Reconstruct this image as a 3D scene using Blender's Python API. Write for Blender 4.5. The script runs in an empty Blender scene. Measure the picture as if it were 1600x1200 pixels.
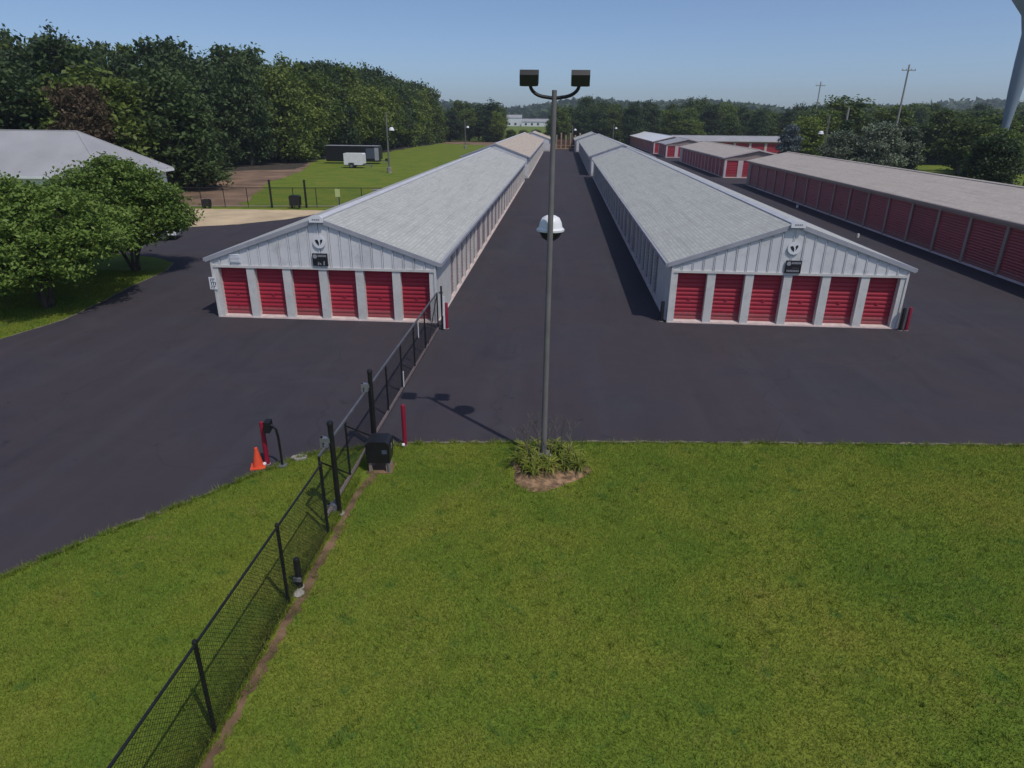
import bpy, math, random
import numpy as np
from mathutils import Vector, Matrix
random.seed(7)
rng = np.random.default_rng(7)
scene = bpy.context.scene
COL = scene.collection
R = math.radians

# ------------------------------------------------------------------ camera
cam_d = bpy.data.cameras.new('camera')
cam = bpy.data.objects.new('camera', cam_d); COL.objects.link(cam)
pitch, yaw, roll, CH = 0.3878, 0.0684, 0.0092, 7.737
F_ = Vector((-math.sin(yaw)*math.cos(pitch), math.cos(yaw)*math.cos(pitch), -math.sin(pitch)))
R_ = Vector((math.cos(yaw), math.sin(yaw), 0)); U_ = R_.cross(F_)
R2 = math.cos(roll)*R_ + math.sin(roll)*U_; U2 = -math.sin(roll)*R_ + math.cos(roll)*U_
m = Matrix((R2, U2, -F_)).transposed().to_4x4(); m.translation = Vector((0, 0, CH))
cam.matrix_world = m
cam_d.sensor_fit = 'HORIZONTAL'; cam_d.sensor_width = 36; cam_d.lens = 1018.43*36/1600
cam_d.clip_start = .1; cam_d.clip_end = 9000
scene.camera = cam

# ------------------------------------------------------------------ sky and sun
SUN = Vector((3.46, -3.41, 8.1)).normalized()
world = bpy.data.worlds.new('World'); scene.world = world; world.use_nodes = True
wn = world.node_tree.nodes; wl = world.node_tree.links; wn.clear()
sky = wn.new('ShaderNodeTexSky'); sky.sky_type = 'NISHITA'; sky.sun_disc = False
sky.sun_elevation = math.asin(SUN.z); sky.sun_rotation = math.atan2(SUN.x, SUN.y)
sky.air_density = .6; sky.dust_density = 1.1; sky.ozone_density = 4.0
bg = wn.new('ShaderNodeBackground'); bg.inputs['Strength'].default_value = 0.125
wo = wn.new('ShaderNodeOutputWorld')
wl.new(sky.outputs[0], bg.inputs[0]); wl.new(bg.outputs[0], wo.inputs[0])
sd = bpy.data.lights.new('sun', 'SUN'); sd.energy = 2.4; sd.angle = R(.53); sd.color = (1, .955, .88)
so = bpy.data.objects.new('sun', sd); COL.objects.link(so)
so.rotation_euler = SUN.to_track_quat('Z', 'Y').to_euler()
so.location = SUN*60
vs = scene.view_settings
vs.view_transform = 'Standard'; vs.look = 'None'; vs.gamma = 1; vs.use_curve_mapping = False; vs.exposure = 0.0
HAZE = .0003
scene.cycles.max_bounces = 6; scene.cycles.volume_bounces = 0; scene.cycles.transparent_max_bounces = 8

# ------------------------------------------------------------------ materials
def newmat(name):
    mt = bpy.data.materials.new(name); mt.use_nodes = True
    nt = mt.node_tree; b = nt.nodes['Principled BSDF']
    return mt, nt, b
def N(nt, t, **kw):
    n = nt.nodes.new(t)
    for k, v in kw.items():
        if k in n.inputs: n.inputs[k].default_value = v
        else: setattr(n, k, v)
    return n
def pos(nt, kind='world'):
    if kind == 'world': return N(nt, 'ShaderNodeNewGeometry').outputs['Position']
    return N(nt, 'ShaderNodeTexCoord').outputs['Object']
def noise(nt, vec, scale, detail=4, rough=.55, dist=0):
    n = N(nt, 'ShaderNodeTexNoise'); n.inputs['Scale'].default_value = scale
    n.inputs['Detail'].default_value = detail; n.inputs['Roughness'].default_value = rough
    n.inputs['Distortion'].default_value = dist
    nt.links.new(vec, n.inputs['Vector']); return n.outputs[0]
def ramp(nt, fac, stops):
    r = N(nt, 'ShaderNodeValToRGB'); e = r.color_ramp.elements
    while len(e) < len(stops): e.new(.5)
    for el, (p, c) in zip(e, stops):
        el.position = p; el.color = (*c, 1) if len(c) == 3 else c
    nt.links.new(fac, r.inputs[0]); return r.outputs[0]
def mixc(nt, a, b, fac, mode='MIX'):
    mx = N(nt, 'ShaderNodeMix'); mx.data_type = 'RGBA'; mx.blend_type = mode
    for sock, v in ((6, a), (7, b), (0, fac)):
        if hasattr(v, 'is_linked') or hasattr(v, 'links'): nt.links.new(v, mx.inputs[sock])
        elif sock == 0: mx.inputs[0].default_value = v
        else: mx.inputs[sock].default_value = (*v, 1)
    return mx.outputs[2]
def bump(nt, b, h, strength=.3, dist=.02):
    bp = N(nt, 'ShaderNodeBump'); bp.inputs['Strength'].default_value = strength
    bp.inputs['Distance'].default_value = dist
    nt.links.new(h, bp.inputs['Height']); nt.links.new(bp.outputs[0], b.inputs['Normal'])

def simple(name, col, rough=.6, metal=0, var=.12, scale=3, fine=40, bmp=.1, kind='world', dirt=None, indiv=0):
    mt, nt, b = newmat(name)
    p = pos(nt, kind)
    n1 = noise(nt, p, scale, 5); n2 = noise(nt, p, fine, 3)
    lo = tuple(c*(1-var*1.6) for c in col); hi = tuple(min(1, c*(1+var)) for c in col)
    c = ramp(nt, n1, [(.3, lo), (.7, hi)])
    c = mixc(nt, c, tuple(x*.75 for x in col), ramp(nt, n2, [(.55, (0, 0, 0)), (.8, (.5, .5, .5))]))
    if indiv:
        oi = N(nt, 'ShaderNodeObjectInfo')
        c = mixc(nt, c, tuple(min(1, x*1.25+.01) for x in col), ramp(nt, oi.outputs['Random'], [(0, (0, 0, 0)), (1, (indiv, indiv, indiv))]))
        oz = N(nt, 'ShaderNodeSeparateXYZ'); nt.links.new(pos(nt), oz.inputs[0])
        zz = N(nt, 'ShaderNodeMath'); zz.operation = 'MULTIPLY_ADD'; nt.links.new(noise(nt, p, 5, 4, .7), zz.inputs[0]); zz.inputs[1].default_value = -.6; nt.links.new(oz.outputs[2], zz.inputs[2])
        c = mixc(nt, c, (.20, .16, .14), ramp(nt, zz.outputs[0], [(0, (.35, .35, .35)), (.16, (0, 0, 0))]))
    if dirt: c = mixc(nt, c, dirt, ramp(nt, noise(nt, p, scale*2.3, 6, .7), [(.52, (0, 0, 0)), (.75, (.6, .6, .6))]))
    nt.links.new(c, b.inputs['Base Color'])
    b.inputs['Roughness'].default_value = rough; b.inputs['Metallic'].default_value = metal
    if bmp: bump(nt, b, n2, bmp, .01)
    return mt

def asphalt_mat():
    mt, nt, b = newmat('asphalt'); p = pos(nt)
    big = noise(nt, p, .16, 4, .6); mid = noise(nt, p, .9, 5, .65); fine = noise(nt, p, 60, 2)
    c = ramp(nt, big, [(.25, (.041, .038, .047)), (.45, (.054, .043, .051)), (.6, (.046, .042, .053)), (.8, (.042, .045, .052))])
    c = mixc(nt, c, (.033, .030, .036), ramp(nt, mid, [(.5, (0, 0, 0)), (.78, (.55, .55, .55))]))
    # rolled paving lanes and sealed seams
    sx = N(nt, 'ShaderNodeSeparateXYZ'); nt.links.new(p, sx.inputs[0])
    mp = N(nt, 'ShaderNodeMapping'); mp.inputs['Scale'].default_value = (1, .05, 1); nt.links.new(p, mp.inputs[0])
    st = noise(nt, mp.outputs[0], .8, 3)
    c = mixc(nt, c, (.062, .060, .070), ramp(nt, st, [(.52, (0, 0, 0)), (.7, (.4, .4, .4))]))
    vo = N(nt, 'ShaderNodeTexVoronoi'); vo.feature = 'DISTANCE_TO_EDGE'; vo.inputs['Scale'].default_value = .11
    wv = N(nt, 'ShaderNodeVectorMath'); wv.operation = 'MULTIPLY_ADD'
    nn = N(nt, 'ShaderNodeTexNoise'); nn.inputs['Scale'].default_value = .5; nt.links.new(p, nn.inputs['Vector'])
    nt.links.new(nn.outputs[1], wv.inputs[0]); wv.inputs[1].default_value = (2.2, 2.2, 0); nt.links.new(p, wv.inputs[2])
    nt.links.new(wv.outputs[0], vo.inputs['Vector'])
    c = mixc(nt, c, (.022, .022, .027), ramp(nt, vo.outputs['Distance'], [(0, (.34, .34, .34)), (.004, (0, 0, 0))]))
    # scattered blotches (oil, sealer)
    c = mixc(nt, c, (.020, .020, .026), ramp(nt, noise(nt, p, 1.7, 3, .5, .6), [(.68, (0, 0, 0)), (.76, (.6, .6, .6))]))
    mp2 = N(nt, 'ShaderNodeMapping'); mp2.inputs['Rotation'].default_value = (0, 0, .9); mp2.inputs['Scale'].default_value = (1, .16, 1); nt.links.new(p, mp2.inputs[0])
    c = mixc(nt, c, (.028, .027, .033), ramp(nt, noise(nt, mp2.outputs[0], .55, 5, .7), [(.55, (0, 0, 0)), (.72, (.55, .55, .55))]))
    c = mixc(nt, c, (.066, .064, .07), ramp(nt, noise(nt, p, .33, 6, .75, .8), [(.54, (0, 0, 0)), (.72, (.5, .5, .5))]))
    c = mixc(nt, c, (.075, .072, .08), ramp(nt, fine, [(.6, (0, 0, 0)), (.8, (.45, .45, .45))]))
    nt.links.new(c, b.inputs['Base Color']); b.inputs['Roughness'].default_value = .82
    b.inputs['Specular IOR Level'].default_value = .25
    bump(nt, b, fine, .35, .006)
    return mt

def grass_col(nt, p, island=False):
    big = noise(nt, p, .35, 4, .6, .4); mid = noise(nt, p, 1.6, 5, .65)
    c = ramp(nt, big, [(.28, (.105, .190, .025)), (.45, (.165, .235, .030)), (.62, (.235, .262, .038)), (.82, (.31, .255, .062))])
    c = mixc(nt, c, (.27, .20, .065), ramp(nt, mid, [(.57, (0, 0, 0)), (.76, (.7, .7, .7))]))
    c = mixc(nt, c, (.065, .150, .012), ramp(nt, noise(nt, p, 3.2, 3), [(.55, (0, 0, 0)), (.75, (.6, .6, .6))]))
    worn = noise(nt, p, .75, 6, .72, 1.2)
    c = mixc(nt, c, (.30, .225, .095), ramp(nt, worn, [(.60, (0, 0, 0)), (.74, (.65, .65, .65))]))
    clov = noise(nt, p, 2.1, 4, .6, .5)
    c = mixc(nt, c, (.060, .150, .030), ramp(nt, clov, [(.60, (0, 0, 0)), (.68, (.75, .75, .75))]))
    return c
def ground_mat():
    mt, nt, b = newmat('lawn_ground'); p = pos(nt)
    c = grass_col(nt, p)
    fine = noise(nt, p, 28, 4, .7)
    c = mixc(nt, c, (.075, .095, .015), ramp(nt, fine, [(.42, (.65, .65, .65)), (.62, (0, 0, 0))]))
    nt.links.new(c, b.inputs['Base Color']); b.inputs['Roughness'].default_value = .9
    b.inputs['Specular IOR Level'].default_value = .1
    bump(nt, b, fine, .6, .03)
    return mt
def blade_mat():
    mt, nt, b = newmat('grass_blades'); p = pos(nt)
    c = grass_col(nt, p)
    g = N(nt, 'ShaderNodeNewGeometry')
    rp = g.outputs['Random Per Island']
    c = mixc(nt, c, ramp(nt, rp, [(0, (.08, .16, .012)), (.45, (.165, .250, .026)), (.8, (.265, .292, .045)), (1, (.38, .30, .10))]), .42)
    nt.links.new(c, b.inputs['Base Color']); b.inputs['Roughness'].default_value = .6
    b.inputs['Specular IOR Level'].default_value = .2
    tr = N(nt, 'ShaderNodeBsdfTranslucent'); nt.links.new(c, tr.inputs[0])
    ms = N(nt, 'ShaderNodeMixShader'); ms.inputs[0].default_value = .25
    nt.links.new(b.outputs[0], ms.inputs[1]); nt.links.new(tr.outputs[0], ms.inputs[2])
    nt.links.new(ms.outputs[0], nt.nodes['Material Output'].inputs[0])
    return mt
def leaf_mat(name, c0, c1, c2, trans=.3):
    mt, nt, b = newmat(name)
    g = N(nt, 'ShaderNodeNewGeometry'); oi = N(nt, 'ShaderNodeObjectInfo')
    c = ramp(nt, g.outputs['Random Per Island'], [(0, c0), (.55, c1), (1, c2)])
    c = mixc(nt, c, ramp(nt, oi.outputs['Random'], [(0, tuple(x*.6 for x in c0)), (.5, c1), (1, tuple(x*1.25 for x in c2))]), .42)
    nt.links.new(c, b.inputs['Base Color']); b.inputs['Roughness'].default_value = .55
    b.inputs['Specular IOR Level'].default_value = .25
    tr = N(nt, 'ShaderNodeBsdfTranslucent'); nt.links.new(c, tr.inputs[0])
    ms = N(nt, 'ShaderNodeMixShader'); ms.inputs[0].default_value = trans
    nt.links.new(b.outputs[0], ms.inputs[1]); nt.links.new(tr.outputs[0], ms.inputs[2])
    nt.links.new(ms.outputs[0], nt.nodes['Material Output'].inputs[0])
    return mt
def shingle_mat(name, c1, c2, stain):
    mt, nt, b = newmat(name)
    o = pos(nt, 'obj'); s = N(nt, 'ShaderNodeSeparateXYZ'); nt.links.new(o, s.inputs[0])
    cb = N(nt, 'ShaderNodeCombineXYZ'); nt.links.new(s.outputs[1], cb.inputs[0]); nt.links.new(s.outputs[0], cb.inputs[1])
    br = N(nt, 'ShaderNodeTexBrick'); nt.links.new(cb.outputs[0], br.inputs['Vector'])
    br.inputs['Scale'].default_value = 1; br.inputs['Brick Width'].default_value = .31; br.inputs['Row Height'].default_value = .14; br.offset = .37
    br.inputs['Mortar Size'].default_value = .012; br.inputs['Mortar Smooth'].default_value = .3; br.inputs['Bias'].default_value = -.1
    br.inputs['Color1'].default_value = (*c1, 1); br.inputs['Color2'].default_value = (*c2, 1)
    br.inputs['Mortar'].default_value = (*[x*.80 for x in c2], 1)
    mp = N(nt, 'ShaderNodeMapping'); mp.inputs['Scale'].default_value = (.25, .8, 1); nt.links.new(o, mp.inputs[0])
    n1 = noise(nt, mp.outputs[0], .9, 5, .65); n2 = noise(nt, o, 9, 4, .7)
    c = mixc(nt, br.outputs[0], stain, ramp(nt, n1, [(.45, (0, 0, 0)), (.75, (.55, .55, .55))]))
    mpr = N(nt, 'ShaderNodeMapping'); mpr.inputs['Scale'].default_value = (7.2, .22, 1); nt.links.new(o, mpr.inputs[0])
    c = mixc(nt, c, tuple(x*.70 for x in c2), ramp(nt, noise(nt, mpr.outputs[0], .8, 4, .7), [(.48, (0, 0, 0)), (.70, (.6, .6, .6))]))
    c = mixc(nt, c, tuple(x*.72 for x in c1), ramp(nt, n2, [(.5, (0, 0, 0)), (.75, (.6, .6, .6))]))
    nt.links.new(c, b.inputs['Base Color']); b.inputs['Roughness'].default_value = .85
    b.inputs['Specular IOR Level'].default_value = .2
    inv = N(nt, 'ShaderNodeMath'); inv.operation = 'MULTIPLY_ADD'
    nt.links.new(br.outputs[1], inv.inputs[0]); inv.inputs[1].default_value = -1; nt.links.new(n2, inv.inputs[2])
    bump(nt, b, inv.outputs[0], .35, .010)
    return mt

M = {}
M['asphalt'] = asphalt_mat(); M['ground'] = ground_mat(); M['blade'] = blade_mat()
M['edge'] = simple('dry_edge', (.19, .17, .12), .9, var=.35, scale=6, fine=50, bmp=.4)
M['dirt'] = simple('bare_dirt', (.19, .115, .065), .95, var=.4, scale=2.2, fine=35, bmp=.5, dirt=(.2, .15, .1))
M['clay'] = simple('bare_clay', (.22, .135, .085), .95, var=.35, scale=.25, fine=4, bmp=.3, dirt=(.3, .23, .15))
M['sand'] = simple('gravel_tan', (.56, .43, .27), .95, var=.15, scale=.4, fine=30, bmp=.4)
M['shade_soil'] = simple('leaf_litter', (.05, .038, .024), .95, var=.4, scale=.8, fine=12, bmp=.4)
M['concrete'] = simple('concrete', (.30, .275, .25), .85, var=.2, scale=2, fine=40, dirt=(.2, .18, .16))
M['mulch'] = simple('mulch', (.26, .155, .085), .95, var=.55, scale=7, fine=45, bmp=.9, dirt=(.42, .33, .19))
M['wall'] = simple('grey_siding', (.67, .66, .66), .45, var=.06, scale=.8, fine=20, bmp=.03, dirt=(.38, .38, .38), indiv=.35)
M['trim'] = simple('grey_trim', (.36, .36, .40), .5, var=.08, scale=1.5, fine=20, bmp=.03)
M['ridge'] = simple('white_ridge', (.56, .56, .60), .5, var=.06, scale=1, fine=12, bmp=.03, dirt=(.45, .45, .45))
M['post'] = simple('white_post', (.64, .62, .59), .5, var=.07, scale=1.5, fine=20, bmp=.03, dirt=(.42, .4, .38))
M['red'] = simple('red_door', (.33, .011, .030), .55, var=.1, scale=.7, fine=15, bmp=.03, dirt=(.30, .03, .05), indiv=.7)
M['red2'] = simple('dark_red_door', (.25, .018, .028), .45, var=.12, scale=.7, fine=15, bmp=.03, indiv=.6)
M['mauve'] = simple('mauve_grey_door', (.23, .165, .175), .45, var=.1, scale=.7, fine=15, bmp=.03, indiv=.5)
M['brown'] = simple('brown_trim', (.31, .235, .215), .55, var=.1, scale=1, fine=20, bmp=.03)
M['pinktrim'] = simple('pale_trim', (.62, .52, .52), .5, var=.08, scale=1, fine=20, bmp=.03)
M['sill'] = simple('pale_sill', (.62, .50, .47), .8, var=.12, scale=3, fine=30, bmp=.1)
M['white'] = simple('white_paint', (.78, .78, .80), .4, var=.04, scale=2, fine=30, bmp=.02)
M['black'] = simple('black_powder_coat', (.012, .012, .014), .4, var=.2, scale=6, fine=60, bmp=.03)
M['blackmark'] = simple('black_vinyl', (.010, .010, .013), .5, var=.1, bmp=0)
M['greymark'] = simple('grey_vinyl', (.30, .30, .33), .5, var=.1, bmp=0)
M['galv'] = simple('galvanised', (.30, .31, .33), .38, .6, var=.1, scale=4, fine=50, bmp=.03)
M['railgrey'] = simple('grey_rail', (.16, .16, .17), .35, .4, var=.15, scale=4, fine=50, bmp=.03)  # plain grey, lighter than the black gate uprights
M['polemetal'] = simple('bronze_pole', (.19, .175, .175), .5, .2, var=.12, scale=2, fine=40, bmp=.05)
M['redpost'] = simple('red_post_paint', (.25, .010, .034), .4, var=.1, scale=5, fine=50, bmp=.04)
M['orange'] = simple('orange_plastic', (.75, .085, .03), .45, var=.1, scale=6, fine=40, bmp=.02)
M['glass'] = simple('dark_glass', (.02, .025, .03), .1, var=.1, bmp=0)
M['bowl'] = simple('dark_lens', (.02, .02, .025), .15, var=.1, bmp=0)
M['tyre'] = simple('tyre_rubber', (.02, .02, .02), .8, var=.2, bmp=.1)
M['bark'] = simple('bark', (.085, .065, .05), .9, var=.35, scale=3, fine=18, bmp=.8)
M['palewood'] = simple('pale_wood', (.40, .28, .20), .8, var=.25, scale=2, fine=14, bmp=.3)
M['brownwood'] = simple('brown_wood', (.16, .08, .05), .8, var=.3, scale=2, fine=14, bmp=.3)
M['tower'] = simple('pale_blue_steel', (.22, .27, .36), .45, .1, var=.06, scale=.2, fine=3, bmp=.02)
M['util'] = simple('weathered_pole', (.30, .28, .26), .8, var=.15, scale=1, fine=10, bmp=.1)
M['beige'] = simple('beige_block', (.24, .22, .16), .85, var=.15, scale=1, fine=10, bmp=.1)
M['yellowsign'] = simple('lime_sign', (.55, .62, .25), .5, var=.05, bmp=0)
M['bluegrey'] = simple('blue_grey_panel', (.07, .085, .12), .5, var=.1, bmp=.02)
M['shingle'] = shingle_mat('grey_shingle', (.51, .515, .49), (.42, .425, .405), (.37, .37, .345))
M['shingle_tan'] = shingle_mat('tan_shingle', (.56, .47, .39), (.50, .42, .35), (.42, .36, .31))
M['shingle_beige'] = shingle_mat('beige_shingle', (.50, .445, .40), (.42, .375, .34), (.36, .315, .29))
M['metalroof'] = simple('white_metal_roof', (.37, .365, .375), .5, 0, var=.08, scale=.4, fine=8, bmp=.02, kind='obj')
M['leaf_near'] = leaf_mat('leaf_crabapple', (.10, .175, .03), (.175, .265, .048), (.28, .35, .095))
M['leaf_dark'] = leaf_mat('leaf_dark', (.028, .050, .020), (.052, .086, .029), (.10, .145, .046))
M['leaf_mid'] = leaf_mat('leaf_mid', (.055, .088, .018), (.10, .145, .026), (.17, .215, .045))
M['leaf_yel'] = leaf_mat('leaf_yellowish', (.085, .13, .02), (.14, .19, .03), (.22, .26, .05))
M['leaf_brown'] = leaf_mat('leaf_brownish', (.05, .035, .02), (.10, .07, .04), (.16, .12, .07))
M['leaf_pine'] = leaf_mat('needle_pine', (.062, .088, .052), (.12, .15, .095), (.20, .235, .16), .15)
M['leaf_spruce'] = leaf_mat('needle_blue', (.09, .12, .125), (.15, .185, .195), (.23, .27, .28), .1)
M['leaf_lily'] = leaf_mat('leaf_lily', (.10, .15, .016), (.20, .24, .03), (.33, .32, .07))
M['stalk'] = leaf_mat('dry_stalk', (.09, .08, .06), (.15, .14, .11), (.22, .20, .17), .1)

# ------------------------------------------------------------------ mesh helpers
class MB:
    def __init__(s): s.v = []; s.f = []
    def box(s, x0, x1, y0, y1, z0, z1):
        n = len(s.v)
        s.v += [(x0,y0,z0),(x1,y0,z0),(x1,y1,z0),(x0,y1,z0),(x0,y0,z1),(x1,y0,z1),(x1,y1,z1),(x0,y1,z1)]
        s.f += [tuple(n+i for i in q) for q in ((0,3,2,1),(4,5,6,7),(0,1,5,4),(1,2,6,5),(2,3,7,6),(3,0,4,7))]
        return s
    def bar(s, a, b, w, h, up=(0, 0, 1)):
        a, b = Vector(a), Vector(b); d = (b-a).normalized(); u = Vector(up)
        r = d.cross(u)
        if r.length < 1e-5: r = Vector((1, 0, 0))
        r.normalize(); u = r.cross(d)
        n = len(s.v)
        for p in (a, b):
            for i, j in ((-1,-1),(1,-1),(1,1),(-1,1)): s.v.append(tuple(p + r*i*w/2 + u*j*h/2))
        s.f += [tuple(n+i for i in q) for q in ((0,1,2,3),(7,6,5,4),(0,4,5,1),(1,5,6,2),(2,6,7,3),(3,7,4,0))]
        return s
    def prism(s, pts, ax, a, b):
        # polygon pts (2D) extruded along axis 'x','y','z' between a and b
        n = len(s.v); k = len(pts)
        for t in (a, b):
            for p, q in pts:
                s.v.append((t, p, q) if ax == 'x' else (p, t, q) if ax == 'y' else (p, q, t))
        s.f.append(tuple(range(n, n+k))); s.f.append(tuple(range(n+2*k-1, n+k-1, -1)))
        for i in range(k): j = (i+1) % k; s.f.append((n+i, n+k+i, n+k+j, n+j))
        return s
    def tube(s, pts, rad, n=8, caps=True):
        pts = [Vector(p) for p in pts]; rs = rad if isinstance(rad, (list, tuple)) else [rad]*len(pts)
        base = len(s.v); prev = None
        for i, p in enumerate(pts):
            d = (pts[min(i+1, len(pts)-1)] - pts[max(i-1, 0)]).normalized()
            if prev is None:
                a = d.orthogonal().normalized()
            else:
                a = (prev - d*prev.dot(d)).normalized()
            prev = a; b = d.cross(a)
            for k in range(n):
                t = 2*math.pi*k/n; s.v.append(tuple(p + (a*math.cos(t) + b*math.sin(t))*rs[i]))
        for i in range(len(pts)-1):
            for k in range(n):
                k2 = (k+1) % n; o = base+i*n
                s.f.append((o+k, o+k2, o+n+k2, o+n+k))
        if caps:
            s.f.append(tuple(base+k for k in range(n-1, -1, -1)))
            o = base+(len(pts)-1)*n; s.f.append(tuple(o+k for k in range(n)))
        return s
    def lathe(s, prof, n=20, c=(0, 0, 0)):
        base = len(s.v)
        for r, z in prof:
            for k in range(n):
                t = 2*math.pi*k/n; s.v.append((c[0]+r*math.cos(t), c[1]+r*math.sin(t), c[2]+z))
        for i in range(len(prof)-1):
            for k in range(n):
                k2 = (k+1) % n; o = base+i*n; s.f.append((o+k, o+k2, o+n+k2, o+n+k))
        s.f.append(tuple(base+k for k in range(n-1, -1, -1)))
        o = base+(len(prof)-1)*n; s.f.append(tuple(o+k for k in range(n)))
        return s
    def mesh(s, name, mat, smooth=False):
        me = bpy.data.meshes.new(name); me.from_pydata(s.v, [], s.f); me.update()
        if mat: me.materials.append(mat)
        if smooth:
            me.polygons.foreach_set('use_smooth', [True]*len(me.polygons))
            try: me.set_sharp_from_angle(angle=R(35))
            except Exception: pass
        return me
    def build(s, name, mat, parent=None, smooth=False, loc=None, kind=None):
        o = bpy.data.objects.new(name, s.mesh(name, mat, smooth)); COL.objects.link(o)
        if parent: o.parent = parent
        if loc: o.location = loc
        if kind: o['kind'] = kind
        return o
def inst(name, me, parent=None, loc=(0, 0, 0), rz=0, scale=None):
    o = bpy.data.objects.new(name, me); COL.objects.link(o); o.parent = parent
    o.location = loc; o.rotation_euler[2] = rz
    if scale: o.scale = scale
    return o
def thing(name, label, cat, loc=(0, 0, 0), rz=0, group=None):
    o = bpy.data.objects.new(name, None); COL.objects.link(o); o.empty_display_size = .2
    o.location = loc; o.rotation_euler[2] = rz
    return tag(o, label, cat, group)
def tag(o, label, cat, group=None, kind=None):
    o['label'] = label; o['category'] = cat
    if group: o['group'] = group
    if kind: o['kind'] = kind
    return o
def np_mesh(name, V, Fq, mat, k=4, smooth=False):
    me = bpy.data.meshes.new(name); nv = len(V); nf = len(Fq)
    me.vertices.add(nv); me.vertices.foreach_set('co', np.asarray(V, np.float32).ravel())
    me.loops.add(nf*k); me.loops.foreach_set('vertex_index', np.asarray(Fq, np.int32).ravel())
    me.polygons.add(nf); me.polygons.foreach_set('loop_start', np.arange(0, nf*k, k, dtype=np.int32))
    me.polygons.foreach_set('loop_total', np.full(nf, k, np.int32))
    me.update(); me.validate()
    if mat: me.materials.append(mat)
    return me

# ------------------------------------------------------------------ ground, paving
def sheet(name, pts, z, mat, jit=0, step=1.0, closed=True, kind='structure'):
    out = []
    n = len(pts)
    for i in range(n):
        a, b = pts[i], pts[(i+1) % n]
        L = math.dist(a, b); k = max(1, int(L/step)) if jit else 1
        k = min(k, 160)
        for t in range(k):
            u = t/k; x = a[0]+(b[0]-a[0])*u; y = a[1]+(b[1]-a[1])*u
            if jit and not (t == 0 and L > 40): x += random.gauss(0, jit); y += random.gauss(0, jit)
            out.append((x, y, z))
    me = bpy.data.meshes.new(name); me.from_pydata(out, [], [tuple(range(len(out)))]); me.update()
    if me.polygons[0].normal.z < 0: me.flip_normals()
    me.materials.append(mat)
    o = bpy.data.objects.new(name, me); COL.objects.link(o)
    if kind: o['kind'] = kind
    return o
S = 4500
sheet('ground', [(-S, -S), (S, -S), (S, S), (-S, S)], -.012, M['ground'])
LAWN_EDGE = [(60,18.2),(30,17.0),(20,16.4),(12.2,15.97),(5.6,15.49),(.64,15.12),(-1,14.97),(-3.3,14.72),(-4.23,14.48),(-4.84,14.3),(-5.73,14.0),
             (-6.23,13.6),(-6.85,12.83),(-7.46,11.93),(-8.15,11.11),(-8.92,10.18),(-9.36,9.53),(-9.81,8.86),(-10.6,7.3),(-11.6,4.5),(-12.5,0),(-13,-10)]
LEFT_EDGE = [(-23.5,-10),(-22.6,5),(-21.4,15),(-20.45,21.5),(-19.9,24),(-20.2,27),(-20.6,29.4),(-20.9,33.2),(-21.6,35.2),(-23.5,36.6),(-27,37.4),(-31,37.8),(-31,46.6)]
ASPH = LAWN_EDGE + LEFT_EDGE + [(-27.2,47.6),(-24.4,49.4),(-21.9,52.5),(-20,57),(-18,62),(-16.2,70),(-16,176),(-6,187),(6,187),(20,190),(22,262),(34,262),(34,40),(38,30),(60,29)]
sheet('asphalt_lot', ASPH, 0, M['asphalt'], jit=.025, step=.35)
def strip(name, line, w, z, mat, jit=.02, off=0.0, step=.25):
    P = []
    for i in range(len(line)-1):
        a, b = Vector(line[i]), Vector(line[i+1]); k = max(1, int((b-a).length/step))
        for t in range(k): P.append(a+(b-a)*t/k)
    P.append(Vector(line[-1]))
    V = []; Fc = []
    for i, p in enumerate(P):
        d = (P[min(i+1, len(P)-1)]-P[max(i-1, 0)]).normalized(); nrm = Vector((-d.y, d.x))
        for sgn in (-.5, .5):
            q = p + nrm*(off + sgn*w + random.gauss(0, jit)); V.append((q.x, q.y, z))
    for i in range(len(P)-1): Fc.append((2*i, 2*i+2, 2*i+3, 2*i+1))
    me = bpy.data.meshes.new(name); me.from_pydata(V, [], Fc); me.update()
    if me.polygons[0].normal.z < 0: me.flip_normals()
    me.materials.append(mat); o = bpy.data.objects.new(name, me); COL.objects.link(o); o['kind'] = 'structure'
    return o
strip('lawn_edging', LAWN_EDGE, .07, .005, M['edge'], .026, -.01, .16)
strip('lawn_edging', LEFT_EDGE[:9], .10, .005, M['edge'], .02, 0)
strip('fence_dirt_strip', [(-4.30,-4),(-4.27,5),(-4.27,7.2),(-4.25,8.6),(-4.22,9.2),(-4.27,9.9),(-4.25,10.7),(-4.25,12),(-4.1,13.0),(-4.15,14.0)], .17, -.006, M['dirt'], .035, 0, .12)
sheet('gravel_drive', [(-33,45.8),(-27.3,47.5),(-24.4,49.3),(-21.9,52.4),(-20,57),(-20,58),(-34,57.3),(-34.6,50)], .006, M['sand'], .08, .6)
sheet('dirt_ground', [(-34,58.3),(-29.5,60.5),(-32.5,70),(-36.5,83),(-39,100),(-41.5,110),(-44,118),(-60,116),(-80,100),(-70,75),(-50,62)], -.004, M['clay'], .35, 1.5)
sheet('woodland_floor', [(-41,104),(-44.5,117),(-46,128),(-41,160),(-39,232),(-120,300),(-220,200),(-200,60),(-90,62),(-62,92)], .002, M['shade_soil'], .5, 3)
sheet('field_track', [(-60,236),(-20,205),(-6,189),(6,189),(16,193),(16,230),(-20,240)], -.003, M['clay'], .3, 2)

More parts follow.
